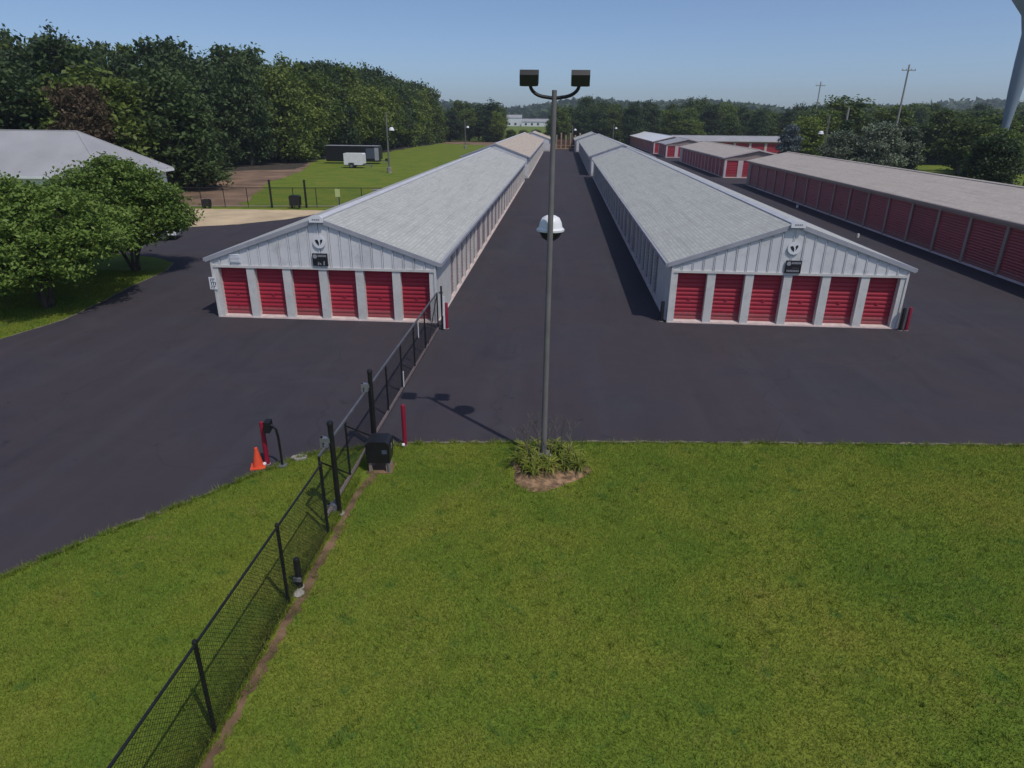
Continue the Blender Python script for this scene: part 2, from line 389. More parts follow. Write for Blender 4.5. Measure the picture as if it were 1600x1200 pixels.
# ------------------------------------------------------------------ storage buildings
DOORS = {}
def door_mesh(w, h, mat, axis='y', ribs=15):
    key = (round(w, 2), round(h, 2), mat.name, ribs)
    if key in DOORS: return DOORS[key]
    mb = MB(); prof = []      # (depth, z), curtain facing -Y at y=0
    for i in range(ribs):
        z0 = h*i/ribs; dz = h/ribs
        prof += [(.0, z0), (-.006, z0+dz*.22), (.0, z0+dz*.42), (.017, z0+dz*.66), (.020, z0+dz*.84)]
    prof.append((0, h))
    n = len(prof)
    for x in (-w/2, w/2):
        for d, z in prof: mb.v.append((x, d, z))
    for i in range(n-1): mb.f.append((i, n+i, n+i+1, i+1))
    mb.box(-w/2+.02, w/2-.02, .045, .06, 0, h)          # back of the curtain
    mb.box(-w/2, w/2, -.012, .0, .0, .07)               # bottom bar
    mb.box(-.05, .05, -.03, -.002, h*.40, h*.40+.10)    # latch
    DOORS[key] = mb.mesh('door', mat); return DOORS[key]

def storage_building(label, x0, y0, L, W, hw, rise, roofmat, wallmat, postmat, doormat, front=None, right=None, left=None,
                     oh=.16, ohf=.055, trim=None, ridge=None, group=None, front_h=2.13, panels=0, recess=.23, ribs=12, rot=0, side_h=2.12, ridgew=.36, sill=None, kerb=.10, side_recess=None, sidemat=None):
    """front: list of (x_start, width) in local x from the left corner; right/left: list of (y_start, width) along the side."""
    trim = trim or M['trim']; ridge = ridge or M['ridge']; sill = sill or M['sill']
    t = thing('storage_building', label, 'storage building', (x0, y0, 0), rot, group)
    sl = rise/(W/2)
    rc = recess; rs = side_recess or recess; sidemat = sidemat or doormat
    # core shell, set back by the door recess on sides that have doors
    xl = rs+.08 if left else .0; xr = W-(rs+.08 if right else .0); yf = rc+.08 if front else .0
    core = MB(); top = lambda x: hw + sl*min(x, W-x)
    core.prism([(xl, .0), (xr, .0), (xr, top(xr)), (W/2, top(W/2)), (xl, top(xl))], 'y', yf, L)
    core.build('wall', wallmat, t)
    def opening_side(doors, length, place, h, wm, header_top, rc, doormat):
        """build posts, header, sill and doors in a frame whose local x runs along the side and -y looks outward"""
        edges = [0.0]
        for s, w in doors: edges += [s, s+w]
        edges.append(length)
        for i in range(0, len(edges), 2):
            a, b = edges[i], edges[i+1]
            if b-a < .02: continue
            mb = MB().box(a, b, 0, rc+.07, .03, h); place(mb.build('post', postmat, t, kind=None))
        if header_top:
            mb = MB().box(0, length, .0, rc+.07, h+.002, header_top); place(mb.build('header', wm, t))
        mb = MB().box(0, length, -.05, rc+.05, -.02, .028)
        for s, w in doors: mb.prism([(.012, .03), (rc+.02, .03), (rc+.02, kerb), (.012, kerb*.55)], 'x', s+.004, s+w-.004)
        place(mb.build('sill', sill, t))
        for s, w in doors:
            place(inst('door', door_mesh(w, h-kerb-.002, doormat, ribs=ribs), t), (s+w/2, rc, kerb+.002))
    def place_front(o, off=(0, 0, 0)): o.location = off
    def place_right(o, off=(0, 0, 0)):
        o.rotation_euler[2] = math.pi/2; o.location = (W-off[1], off[0], off[2])
    def place_left(o, off=(0, 0, 0)):
        o.rotation_euler[2] = -math.pi/2; o.location = (off[1], L-off[0], off[2])
    if front: opening_side(front, W, place_front, front_h, wallmat, None if panels else hw, rc, doormat)
    if right:
        opening_side([(s-rc-.08, w) for s, w in right], L-rc-.08, lambda o, off=(0,0,0): place_right(o, (off[0]+rc+.08, off[1], off[2])), side_h, wallmat, hw, rs, sidemat)
    if left:
        rev = [(L-s-w, w) for s, w in reversed(left)]
        opening_side(rev, L-rc-.08, place_left, side_h, wallmat, hw, rs, sidemat)
    # gable of single siding panels
    if panels:
        pw = W/panels; zb = front_h+.002
        for i in range(panels):
            a, b = i*pw, (i+1)*pw
            mb = MB()
            def zt(x): return hw + sl*min(x, W-x) - .002
            if a < W/2 < b: poly = [(a+.012, zb), (b-.012, zb), (b-.012, zt(b)), (W/2, zt(W/2)), (a+.012, zt(a))]
            else: poly = [(a+.012, zb), (b-.012, zb), (b-.012, zt(b)), (a+.012, zt(a))]
            mb.prism(poly, 'y', .0, .10)
            # raised rib along one edge of each panel
            rb = [(b-.05, zb), (b-.018, zb), (b-.018, zt(b-.018)-.01), (b-.05, zt(b-.05)-.01)]
            mb.prism(rb, 'y', -.028, -.001)
            mb.build('siding_panel', wallmat, t)
        bk = MB().prism([(0.01, zb+.01), (W-.01, zb+.01), (W-.01, hw-.02), (W/2, hw+rise-.02), (.01, hw-.02)], 'y', .03, rc+.07); bk.build('gable_backing', trim, t)
        MB().box(.0, W, -.035, -.004, zb-.06, zb+.035).build('header_trim', postmat, t)
        for sx in (0, 1):
            x = -.004 if sx == 0 else W-.076
            MB().box(x, x+.08, -.036, -.001, .03, hw-.12).build('corner_trim', postmat, t)
    # roof
    zr = hw+rise+.10; th = .07
    for sgn in (-1, 1):
        ex = W/2 + oh; ze = zr - sl*ex
        P = [(W/2, zr), (W/2+sgn*ex, ze), (W/2+sgn*ex, ze-th), (W/2, zr-th)]
        MB().prism(P, 'y', -ohf, L+ohf).build('roof_slope', roofmat, t)
        for yy in (-ohf-.03, L+ohf+.002):
            P2 = [(W/2, zr+.012), (W/2+sgn*(ex+.02), ze+.012-.02*sl), (W/2+sgn*(ex+.02), ze-.17), (W/2, zr-.17)]
            MB().prism(P2, 'y', yy, yy+.028).build('rake_trim', trim, t)
        g = MB().box(W/2+sgn*ex-(.0 if sgn > 0 else .10), W/2+sgn*ex+(.10 if sgn > 0 else .0), -ohf, L+ohf, ze-.14, ze-.015)
        g.build('gutter', trim, t)
        # soffit closes the wall head
        a, b = sorted((W/2+sgn*(W/2-.02), W/2+sgn*ex))
        MB().box(a, b, -ohf+.01, L+ohf-.01, ze-.12, ze-.095).build('soffit', postmat, t)
    rw = ridgew/2
    MB().prism([(W/2-rw, zr-sl*rw+.012), (W/2, zr+.014), (W/2+rw, zr-sl*rw+.012), (W/2+rw, zr-sl*rw+.045), (W/2, zr+.06), (W/2-rw, zr-sl*rw+.045)], 'y', -ohf-.035, L+ohf+.03).build('ridge_cap', ridge, t)
    return t, zr

FW = 9.14
front6 = [(.35+i*1.485, 1.09) for i in range(6)]
front6 = [(.27 + i*1.4867, 1.165) for i in range(6)]
def sidepattern(start, end, n_small=6, ps=1.62, pb=2.72):
    out = []; y = start
    for i in range(n_small): out.append((y, ps-.30)); y += ps
    while y+pb < end-.4: out.append((y, pb-.30)); y += pb
    return out
XL, YL, XR, YR = -13.91, 25.15, 4.553, 26.19
HW, RISE = 2.41, 1.585
bl, zr = storage_building('grey gabled storage building left of the light pole, behind the sliding gate', XL, YL, 65.3, FW, HW, RISE, M['shingle'], M['wall'], M['post'], M['red'],
    front6, sidepattern(3.6, 65), None, panels=22, side_recess=.11, sidemat=M['mauve'])
br_, _ = storage_building('grey gabled storage building right of the light pole, facing the lawn', XR, YR, 70.5, FW, HW, RISE, M['shingle'], M['wall'], M['post'], M['red'],
    front6, None, sidepattern(3.6, 70), panels=22, side_recess=.11, sidemat=M['mauve'])
storage_building('tan roofed storage building second in the left row', XL+.3, 94.0, 76, FW, HW+.35, RISE+.05, M['shingle_tan'], M['wall'], M['post'], M['red'], None, sidepattern(1.2, 76, 0), None, side_recess=.11, sidemat=M['mauve'])
storage_building('storage building at the far end of the left row', XL+1.9, 174, 18, FW, HW+.35, RISE, M['shingle_tan'], M['wall'], M['pinktrim'], M['red'], None, sidepattern(1.0, 18, 0), None)
storage_building('grey storage building second in the row right of the lane', XR-.35, 100.2, 70, FW, HW+.25, RISE, M['shingle'], M['wall'], M['post'], M['red'], None, None, sidepattern(1.2, 70, 0), side_recess=.11, sidemat=M['mauve'])
storage_building('grey storage building at the far end of the row right of the lane', XR-1.2, 173, 20, FW, HW+.3, RISE, M['shingle'], M['wall'], M['post'], M['red'], None, None, sidepattern(1.0, 20, 0))
# red row on the right
def redrow(L, pitch=3.4, gap=.24, start=.5):
    out = []; y = start
    while y+pitch <= L-.3: out.append((y, pitch-gap)); y += pitch
    return out
storage_building('long dark red storage building with beige roof at the right edge', 23.8, 19.6, 69.6, 9.2, 2.95, 1.0, M['shingle_beige'], M['brown'], M['brown'], M['red2'], None, None, redrow(69.6),
    oh=.35, trim=M['brown'], ridge=M['shingle_beige'], recess=.07, side_h=2.6, ribs=16, sill=M['pinktrim'])
storage_building('red storage building with a red gable door, second along the right row', 23.3, 100, 38, 9.2, 2.75, 1.0, M['shingle_beige'], M['brown'], M['pinktrim'], M['red'], [(.3, 1.6), (2.6, 1.6), (4.9, 1.6), (7.2, 1.6)], None, redrow(38, 2.7),
    oh=.3, trim=M['pinktrim'], ridge=M['shingle_beige'], recess=.07, side_h=2.4, front_h=2.35, ribs=10)
storage_building('red storage building with grey roof, third along the right row', 22.6, 152, 12, 9.2, 2.75, 1.0, M['metalroof'], M['brown'], M['pinktrim'], M['red'], [(.3, 1.6), (2.6, 1.6), (4.9, 1.6), (7.2, 1.6)], None, redrow(12, 2.7),
    oh=.3, trim=M['pinktrim'], ridge=M['metalroof'], recess=.07, side_h=2.4, front_h=2.35, ribs=8)
storage_building('white roofed red storage building at the far end of the right row', 22.1, 169, 78, 9.2, 2.75, 1.1, M['white'], M['brown'], M['pinktrim'], M['red'], [(.3, 2.2), (3.0, 2.2), (5.8, 2.2)], None, redrow(78, 2.7),
    oh=.3, trim=M['pinktrim'], ridge=M['white'], recess=.07, side_h=2.4, front_h=2.35, ribs=8)
storage_building('red storage building with its doors towards the lawn behind the right row', 62, 176, 34, 9.2, 2.75, 1.1, M['metalroof'], M['brown'], M['pinktrim'], M['red'], None, None, [(i*3.8+.4, 3.2) for i in range(8)],
    oh=.3, trim=M['brown'], ridge=M['metalroof'], recess=.07, side_h=2.4, ribs=8, rot=R(90))
storage_building('small dark red building at the right edge beyond the beige roof', 46.5, 58, 14, 8, 3.2, 1.1, M['brown'], M['red2'], M['pinktrim'], M['red2'], [(.4, 3.2), (4.2, 3.2)], None, redrow(14),
    oh=.3, trim=M['pinktrim'], ridge=M['brown'], recess=.07, side_h=2.5, front_h=2.5, ribs=8)

# --- fittings on the two near gables
def gable_fittings(t, side):
    W = FW; cx = W/2
    z0 = HW+RISE
    mb = MB().prism([(cx-.27, z0-.06), (cx+.27, z0-.06), (cx+.27, z0+.10), (cx+.17, z0+.19), (cx-.17, z0+.19), (cx-.27, z0+.10)], 'y', -.18, -.10)
    cap = mb.build('peak_cap', M['white'], t)
    mk = MB()
    for i, (a, b) in enumerate(((-.14, -.08), (-.06, .0), (.02, .08), (.10, .15))): mk.box(cx+a, cx+b, -.186, -.182, z0+.02, z0+.08)
    mk.build('lettering', M['greymark'], cap)
gable_fittings(bl, 'l'); gable_fittings(br_, 'r')
# louvre vent on the left gable
lv = MB().box(.84, 1.27, -.04, -.03, 2.27, 2.62)
vent = lv.build('louvre_vent', M['white'], bl)
for i in range(6): MB().bar((.86, -.05, 2.30+i*.055), (1.25, -.05, 2.30+i*.055), .04, .012, up=(0, .6, .8)).build('slat', M['white'], vent)

def emblem(x, y, z, tilt, label):
    t = thing('round_sign', label, 'sign', (x, y, z))
    n = 28; mb = MB().prism([(.245*math.cos(2*math.pi*i/n), .245*math.sin(2*math.pi*i/n)) for i in range(n)], 'y', -.03, 0)
    mb.build('disc', M['white'], t)
    mk = MB()
    c, s = math.cos(tilt), math.sin(tilt)
    rot = lambda P: [(c*a-s*b, s*a+c*b) for a, b in P]
    mk.prism(rot([(-.155, .085), (-.045, .095), (.0, -.02), (-.01, -.135), (-.05, -.115), (-.125, -.01)]), 'y', -.036, -.031)
    mk.prism(rot([(.045, .06), (.085, .105), (.15, .095), (.13, .01), (.06, -.085), (.035, -.09), (.06, -.02)]), 'y', -.036, -.031)
    mk.build('bird_mark', M['blackmark'], t)
emblem(XL+FW/2, YL-.035, 3.17, 0, 'white disc with a black mark on the left grey gable')
emblem(XR+FW/2+.02, YR-.035, 3.14, .12, 'white disc with a black mark on the right grey gable')
def signboard(x, y, z, label, kind):
    t = thing('sign_board', label, 'sign', (x, y, z))
    MB().box(-.30, .30, -.05, 0, 0, .49).build('panel', M['blackmark'], t)
    n = 18
    MB().prism([(-.19+.085*math.cos(2*math.pi*i/n), .375+.085*math.sin(2*math.pi*i/n)) for i in range(n)], 'y', -.056, -.051).build('logo_disc', M['greymark'], t)
    mk = MB()
    for i in range(7): mk.box(-.075+i*.05, -.04+i*.05, -.056, -.051, .36, .44)
    if kind == 0:
        mk.prism([(-.10, .03), (-.06, .03), (-.03, .12), (.02, .12), (.05, .06), (.0, .05), (-.02, .09), (-.05, .17), (-.09, .16)], 'y', -.056, -.051)
        mk.prism([(.13, .03), (.17, .03), (.19, .2), (.13, .17)], 'y', -.056, -.051)
    else:
        for i in range(8): mk.box(-.24+i*.06, -.20+i*.06, -.056, -.051, .05, .13)
        mk.box(-.05, .22, -.056, -.051, .20, .205)
    mk.build('lettering', M['greymark'], t)
signboard(XL+FW/2-.02, YL-.035, 2.235, 'black sign with white logo above the left gable doors', 0)
signboard(XR+FW/2+.1, YR-.035, 2.17, 'black sign with white logo above the right gable doors', 1)
# number plate on the left corner post
t = thing('number_plate', 'white plate with black slanted strokes on the left corner post', 'sign', (XL-.02, YL-.05, 1.17))
MB().box(-.13, .17, -.02, 0, 0, .50).build('plate', M['white'], t)
mk = MB()
for r_, z in enumerate((.36, .22, .07)):
    for k in range(2 + r_ % 2):
        x = -.08+k*.09; mk.prism([(x, z-.04), (x+.03, z-.04), (x+.06, z+.06), (x+.03, z+.06)], 'y', -.026, -.021)
    mk.box(-.07, .13, -.026, -.021, z+.065, z+.08)
mk.build('lettering', M['blackmark'], t)

# ------------------------------------------------------------------ light poles
def dome_lamp(t, y, z, s=1.0, x=0):
    b = MB().tube([(0, 0, z+.12), (x*.5, y*.5, z+.17), (x, y, z+.16)], .022*s, 8).build('bracket', M['polemetal'], t, True)
    prof = [(.30, -.02), (.305, .02), (.26, .06), (.235, .17), (.19, .26), (.10, .31), (.0, .32)]
    MB().lathe([(r*s, (h)*s) for r, h in prof], 24, (x, y, z)).build('lamp_shade', M['white'], t, True)
    prof = [(.0, -.24), (.10, -.225), (.19, -.16), (.25, -.07), (.27, -.022)]
    MB().lathe([(r*s, h*s) for r, h in prof], 24, (x, y, z)).build('lamp_bowl', M['bowl'], t, True)
t = thing('light_pole', 'tall bronze light pole with a white domed lamp standing in the planting bed', 'light pole', (-.18, 14.15, 0))
MB().tube([(0,0,.0), (0,0,3), (0,0,6), (0,0,8.25)], [.072,.066,.058,.05], 14).build('pole', M['polemetal'], t, True)
MB().lathe([(.20,-.05),(.20,.10),(.17,.14),(.0,.14)], 18).build('concrete_base', M['concrete'], t, True)
MB().box(-.15,.15,-.15,.15,.142,.165).build('base_plate', M['polemetal'], t)
dome_lamp(t, .36, 5.47)
for sgn in (-1, 1):
    pts = [(0,0,8.10)] + [(sgn*(.12+.36*math.sin(a)), 0, 8.12+.22*(1-math.cos(a))) for a in np.linspace(.1, 1.5, 7)]
    MB().tube(pts, .034, 8).build('bracket_arm', M['black'], t, True)
    h = MB(); x = sgn*.50
    h.prism([(-.24,.0),(.16,.0),(.20,.10),(.20,.22),(-.16,.28),(-.24,.2)], 'x', x-.18, x+.18)
    fl = h.build('flood_head', M['black'], t); fl.location = (0, 0, 8.36); fl.rotation_euler[0] = R(12)
    MB().box(x-.15, x+.15, -.2, .14, -.012, -.002).build('lens', M['glass'], fl)
def field_lamp(x, y, label, h=8.3, lampz=5.9, rz=0):
    t = thing('lamp_post', label, 'lamp post', (x, y, 0), rz)
    MB().tube([(0,0,.5),(0,0,h)], [.13,.09], 10).build('pole', M['polemetal'], t, True)
    MB().lathe([(.34,-.05),(.34,.75),(.28,.82),(0,.82)], 14).build('concrete_base', M['concrete'], t, True)
    dome_lamp(t, -.2, lampz, 1.35, x=.75)
field_lamp(-25.4, 100, 'lamp post in the grass beside the white trailer')
field_lamp(-25.7, 184, 'far lamp post in the grass near the field track', 7.2, 5.2)
field_lamp(38.9, 106, 'lamp post among the trees behind the beige roof', 8.6, 5.9, R(180))
field_lamp(2.9, 198, 'far lamp at the end of the lane', 6.0, 4.6)
field_lamp(15.5, 214, 'far lamp beyond the grey roofs', 6.4, 4.9)

# ------------------------------------------------------------------ fence, gate, operator
FX = -4.40
def chain(mb, a, b, z0, z1, pitch=.075, r=.0028):
    """diamond chain link between two ground points"""
    a, b = Vector((*a, 0)), Vector((*b, 0)); L = (b-a).length; d = (b-a)/L; H = z1-z0
    n = d.cross(Vector((0, 0, 1)))
    for s in (1, -1):
        k = -H
        while k < L:
            # wire from (k, z0) rising at 45 degrees
            u0, u1 = k, k+H; w0, w1 = 0.0, H
            if u0 < 0: w0 = -u0; u0 = 0
            if u1 > L: w1 -= (u1-L); u1 = L
            if u1-u0 > .03:
                if s > 0: p, q = a+d*u0+Vector((0,0,z0+w0)), a+d*u1+Vector((0,0,z0+w1))
                else: p, q = a+d*u0+Vector((0,0,z1-w0)), a+d*u1+Vector((0,0,z1-w1))
                off = n*(.003*s)
                mb.tube([p+off, q+off], r, 3, False)
            k += pitch
    return mb
t = thing('chain_link_fence', 'black chain link fence running across the lawn in the foreground', 'fence', (FX, 0, 0))
ys = [-1.2, 1.2, 3.6, 6.08, 8.64, 10.69]
for y in ys:
    p = MB().tube([(0, y, -.2), (0, y, 1.56)], .03, 10).build('post', M['black'], t, True)
    MB().lathe([(.036, 0), (.036, .03), (.02, .06), (0, .065)], 10, (0, y, 1.555)).build('post_cap', M['black'], p, True)
MB().tube([(0, -1.2, 1.54), (0, 10.69, 1.54)], .021, 8).build('top_rail', M['black'], t, True)
MB().tube([(0, -1.2, .05), (0, 10.69, .05)], .006, 6).build('bottom_wire', M['black'], t, True)
chain(MB(), (0.034, -1.2), (0.034, 10.69), .04, 1.53).build('chain_mesh', M['black'], t, kind='stuff')
def gate_post(y, label, h=2.05):
    t = thing('gate_post', label, 'post', (FX, y, 0))
    MB().tube([(0,0,-.2),(0,0,h)], .055, 14).build('post', M['black'], t, True)
    MB().lathe([(.065,0),(.065,.05),(.045,.09),(0,.1)], 14, (0,0,h)).build('cap', M['black'], t, True)
    MB().lathe([(.11,-.04),(.11,.01),(.08,.02),(0,.02)], 14).build('footing', M['concrete'], t, True)
    for z in (1.72, .16):
        bx = MB().box(-.22,.0,-.05,.05,z-.05,z+.05); bx.box(-.22,-.18,-.07,.07,z-.16,z+.05)
        bx.build('roller_bracket', M['galv'], t)
        rl = MB().tube([(-.10,-.06,z-.1),(-.10,.06,z-.1)], .055, 14); rl.build('roller', M['galv'], t, True)
gate_post(11.40, 'thick black gate post nearer the camera, left of the operator box')
gate_post(14.28, 'thick black gate post behind the operator box')
GX = FX-.14
t = thing('sliding_gate', 'long black sliding chain link gate rolled towards the left building', 'gate', (GX, 0, 0))
g0, g1 = 11.0, 24.0
MB().bar((0, g0, 1.55), (0, g1, 1.55), .05, .05).build('top_rail', M['railgrey'], t)
MB().bar((0, g0, .16), (0, g1, .16), .05, .06).build('bottom_rail', M['brown'], t)
for y in (11.0, 12.66, 14.55, 16.2, 17.9, 19.7, 21.5, 24.0):
    MB().tube([(0, y, .13), (0, y, 1.55)], .026, 8).build('upright', M['black'], t, True)
for a, b in (((10.98, 1.45), (12.66, .2)), ((12.66, 1.42), (14.55, .2)), ((22.0, .2), (24, 1.5))):
    MB().tube([(0, a[0], a[1]), (0, b[0], b[1])], .018, 6).build('brace', M['black'], t, True)
chain(MB(), (.03, g0), (.03, g1), .18, 1.53, .085, .0024).build('chain_mesh', M['black'], t, kind='stuff')
for y, z in ((17.95, .45), (20.3, 1.25)):
    MB().box(.03, .045, y-.03, y+.03, z-.28, z+.22).build('reflector_strip', M['white'], t)
t = thing('gate_end_post', 'slim black gate end post at the left building corner', 'post', (FX-.02, 24.25, 0))
MB().tube([(0,0,-.1),(0,0,1.75)], .035, 10).build('post', M['black'], t, True)
MB().box(.06,.12,-.03,.03,.05,1.35).build('guide_strip', M['white'], t)
MB().box(-.1,.06,-.02,.02,1.45,1.53).build('catch', M['galv'], t)

t = thing('gate_operator', 'black gate operator box on short legs beside the gate', 'gate operator', (-4.02, 13.35, -.10), R(4))
b = MB().prism([(-.27,.36),(.27,.36),(.28,.72),(.26,.84),(.20,.90),(-.20,.90),(-.26,.84),(-.28,.72)], 'y', -.24, .24); body = b.build('housing', M['black'], t)
MB().box(.10,.22,-.252,-.243,.60,.70).build('vent_plate', M['bluegrey'], body)
MB().box(.285,.30,-.10,.0,.66,.78).build('lock', M['galv'], body)
for sx in (-.2, .2):
    for sy in (-.17, .17): MB().box(sx-.035,sx+.035,sy-.035,sy+.035,-.02,.358).build('leg', M['brown'], t)
MB().box(-.30,.30,-.26,.26,.04,.106).build('pad', M['dirt'], t)
MB().tube([(.22,-.2,.37),(.24,-.22,.2),(.22,-.2,.0)], .03, 8).build('conduit', M['galv'], t, True)

def bollard(x, y, h, mat, label, r=.056, name='bollard', foot=False, group=None):
    t = thing(name, label, 'bollard', (x, y, 0), 0, group)
    MB().lathe([(r,-.1),(r,h-.05),(r*.85,h-.015),(r*.4,h),(0,h)], 16).build('post', mat, t, True)
    MB().lathe([(r+.02,-.05),(r+.02,.008),(r+.005,.012),(0,.012)], 16).build('collar', M['concrete'], t, True)
    if foot: MB().lathe([(.0,-.045),(.035,-.03),(.045,0),(.035,.03),(0,.045)], 12, (-.02,-r-.05,.06)).build('ball', M['white'], t, True)
    return t
bollard(-3.71, 14.55, 1.13, M['redpost'], 'red bollard at the lawn corner right of the gate', foot=True)
bollard(-6.77, 13.30, 1.12, M['redpost'], 'red bollard behind the orange cone', foot=True)
bollard(-4.28, 24.45, 1.05, M['redpost'], 'dark red bollard at the right corner of the left building', r=.07)
bollard(13.98, 26.02, .95, M['redpost'], 'dark red bollard at the right corner of the right building', r=.07)
bollard(13.74, 26.00, .93, M['black'], 'black post built as the shadow of the red bollard at the right corner of the right building', r=.07)  # solid black post stands in for the red bollard's shadow on the wall
bollard(4.36, 26.35, .85, M['black'], 'black bollard at the left corner of the right building', r=.08)
t = bollard(-4.36, 9.06, .62, M['black'], 'short black bollard in the dirt beside the foreground fence', r=.058)
MB().lathe([(.08,-.03),(.11,.01),(.08,.04),(.03,.05),(0,.05)], 9, (.04,-.18,0)).build('concrete_lump', M['concrete'], t)
MB().box(-.07,.07,-.075,-.05,.16,.24).build('latch_plate', M['galv'], t)
bollard(22.6, 65.7, .3, M['post'], 'small pale bollard in the lane before the dark red building, farther one', r=.10)
bollard(21.4, 48.9, .28, M['post'], 'small pale bollard in the lane before the dark red building, nearer one', r=.08)

t = thing('keypad_stand', 'black gooseneck keypad stand beside the red bollard on the drive', 'keypad stand', (-6.39, 13.27, 0))
MB().tube([(0,0,0),(-.01,0,.75),(-.03,-.01,.95),(-.10,-.03,1.06),(-.2,-.05,1.1)], .03, 10).build('stem', M['black'], t, True)
k = MB().prism([(-.16,.92),(.06,.98),(.04,1.2),(-.14,1.17)], 'x', -.26, -.12).build('keypad_box', M['black'], t)
MB().box(-.28,-.262,-.10,.0,1.0,1.12).build('key_panel', M['bluegrey'], k)
MB().box(-.11,.11,-.11,.11,-.01,.02).build('foot_plate', M['galv'], t)
pd = MB().prism([(-.17,-.05),(.02,-.12),(.22,.0),(.20,.14),(.0,.17),(-.15,.08)], 'z', -.02, .035).build('concrete_slab', M['concrete'], None, loc=(-6.15, 13.62, 0))
tag(pd, 'flat concrete slab behind the keypad stand', 'slab')
t = thing('traffic_cone', 'orange traffic cone by the red bollard on the drive', 'traffic cone', (-6.93, 13.16, 0), .3)
MB().lathe([(.13,.025),(.12,.06),(.035,.50),(.02,.505),(0,.505)], 18).build('cone', M['orange'], t, True)
MB().box(-.17,.17,-.17,.17,0,.024).build('base', M['orange'], t)

# fence and gate across the gravel drive
t = thing('chain_link_fence', 'dark chain link fence across the far end of the gravel drive', 'fence', (0, 0, 0))
fa, fb = (-34.2, 58.1), (-16.0, 60.6)
def fpt(u): return (fa[0]+(fb[0]-fa[0])*u, fa[1]+(fb[1]-fa[1])*u)
for i in range(10):
    p = fpt(i/9); MB().tube([(*p, -.1), (*p, 1.75)], .035, 8).build('post', M['black'], t, True)
MB().tube([(*fa, 1.72), (*fb, 1.72)], .03, 6).build('top_rail', M['black'], t, True)
MB().tube([(*fa, .12), (*fb, .12)], .04, 6).build('bottom_rail', M['brown'], t, True)
chain(MB(), fa, fb, .1, 1.7, .13, .004).build('chain_mesh', M['black'], t, kind='stuff')
for px, lab in ((-26.0, 'left thick black post of the gravel drive gate'), (-22.95, 'right thick black post of the gravel drive gate')):
    y = 58.1+(px+34.2)/18.2*2.5-.15
    t = thing('gate_post', lab, 'post', (px, y, 0))
    MB().tube([(0,0,-.1),(0,0,2.35)], .09, 12).build('post', M['black'], t, True); MB().lathe([(.11,0),(.11,.06),(0,.12)], 12, (0,0,2.34)).build('cap', M['black'], t, True)
for px, s, lab in ((-31.4, .8, 'small black box at the left of the gravel drive fence'), (-23.7, 1.15, 'black gate operator box at the gravel drive fence')):
    y = 58.1+(px+34.2)/18.2*2.5-.7
    t = thing('gate_operator', lab, 'gate operator', (px, y, 0))
    MB().prism([(-.4*s,.25*s),(.4*s,.25*s),(.42*s,.9*s),(.3*s,1.0*s),(-.3*s,1.0*s),(-.42*s,.9*s)], 'y', -.25, .25).build('housing', M['black'], t)
    for sx in (-.3*s, .3*s): MB().box(sx-.04,sx+.04,-.15,.15,-.02,.25*s).build('leg', M['black'], t)
t = thing('sign_board', 'small lime sign on the gravel drive fence', 'sign', (-20.1, 59.9, 0))
MB().box(-.22,.22,-.03,0,.95,1.65).build('panel', M['yellowsign'], t); MB().box(-.03,.03,.0,.04,0,1.6).build('post', M['galv'], t)
t = thing('utility_box', 'pale utility box just behind the left roof ridge', 'utility box', (-17.2, 62.5, 0))
MB().box(-.28,.28,-.2,.2,.3,1.35).build('cabinet', M['post'], t); MB().box(-.3,.3,-.22,.22,-.02,.298).build('plinth', M['concrete'], t); MB().box(-.31,.31,-.24,.24,1.352,1.4).build('lid', M['trim'], t)

# ------------------------------------------------------------------ trailers and vehicle
def wheel(parent, x, y, r, w=.2):
    a = MB().tube([(x, y-w/2, r), (x, y+w/2, r)], r, 18).build('wheel', M['tyre'], parent, True)
    MB().tube([(x, y-w/2-.012, r), (x, y-w/2+.02, r)], r*.58, 14).build('rim', M['galv'], a, True)
t = thing('cargo_trailer', 'small white enclosed cargo trailer parked on the grass', 'trailer', (-33.3, 109.2, 0))
MB().prism([(-1.55,.5),(1.45,.5),(1.58,.7),(1.58,2.12),(1.45,2.25),(-1.5,2.25),(-1.55,2.2)], 'y', -.9, .9).build('body', M['white'], t)
MB().box(-1.58,1.6,-.93,.93,.40,.498).build('frame', M['black'], t)
for sy in (-.86, .86): wheel(t, -.35, sy, .36)
MB().prism([(-.85,.62),(-.72,.82),(.02,.82),(.15,.62),(.05,.62),(-.05,.74),(-.65,.74),(-.75,.62)], 'y', -1.05, -.905).build('fender', M['black'], t)
MB().bar((1.5,0,.45),(2.9,0,.45),.12,.12).build('tongue', M['galv'], t); MB().box(2.55,2.75,-.06,.06,.0,.4).build('jack', M['galv'], t)
t = thing('enclosed_trailer', 'long black enclosed trailer parked behind the white trailer', 'trailer', (-36.2, 119.5, 0))
MB().prism([(-5.0,.55),(4.0,.55),(4.5,.8),(4.5,2.75),(4.2,2.95),(-5.0,2.85)], 'y', -1.2, 1.2).build('body', M['black'], t)
MB().box(-5.02,4.3,-1.15,1.15,2.955,3.0).build('roof_cap', M['trim'], t)
MB().box(2.2,3.7,-1.225,-1.202,.9,2.6).build('side_door', M['bluegrey'], t)
MB().box(3.72,4.45,-1.22,-1.202,.62,2.7).build('nose_panel', M['trim'], t)
MB().box(-5.0,4.4,-1.1,1.1,.4,.548).build('frame', M['black'], t)
for x in (-1.3,-.4):
    for sy in (-1.08, 1.08): wheel(t, x, sy, .38)
MB().bar((4.3,0,.5),(6.1,0,.5),.15,.15).build('tongue', M['galv'], t); MB().box(5.3,5.7,-.3,.3,.57,.9).build('battery_box', M['black'], t); MB().box(5.6,5.75,-.07,.07,0,.45).build('jack', M['galv'], t)
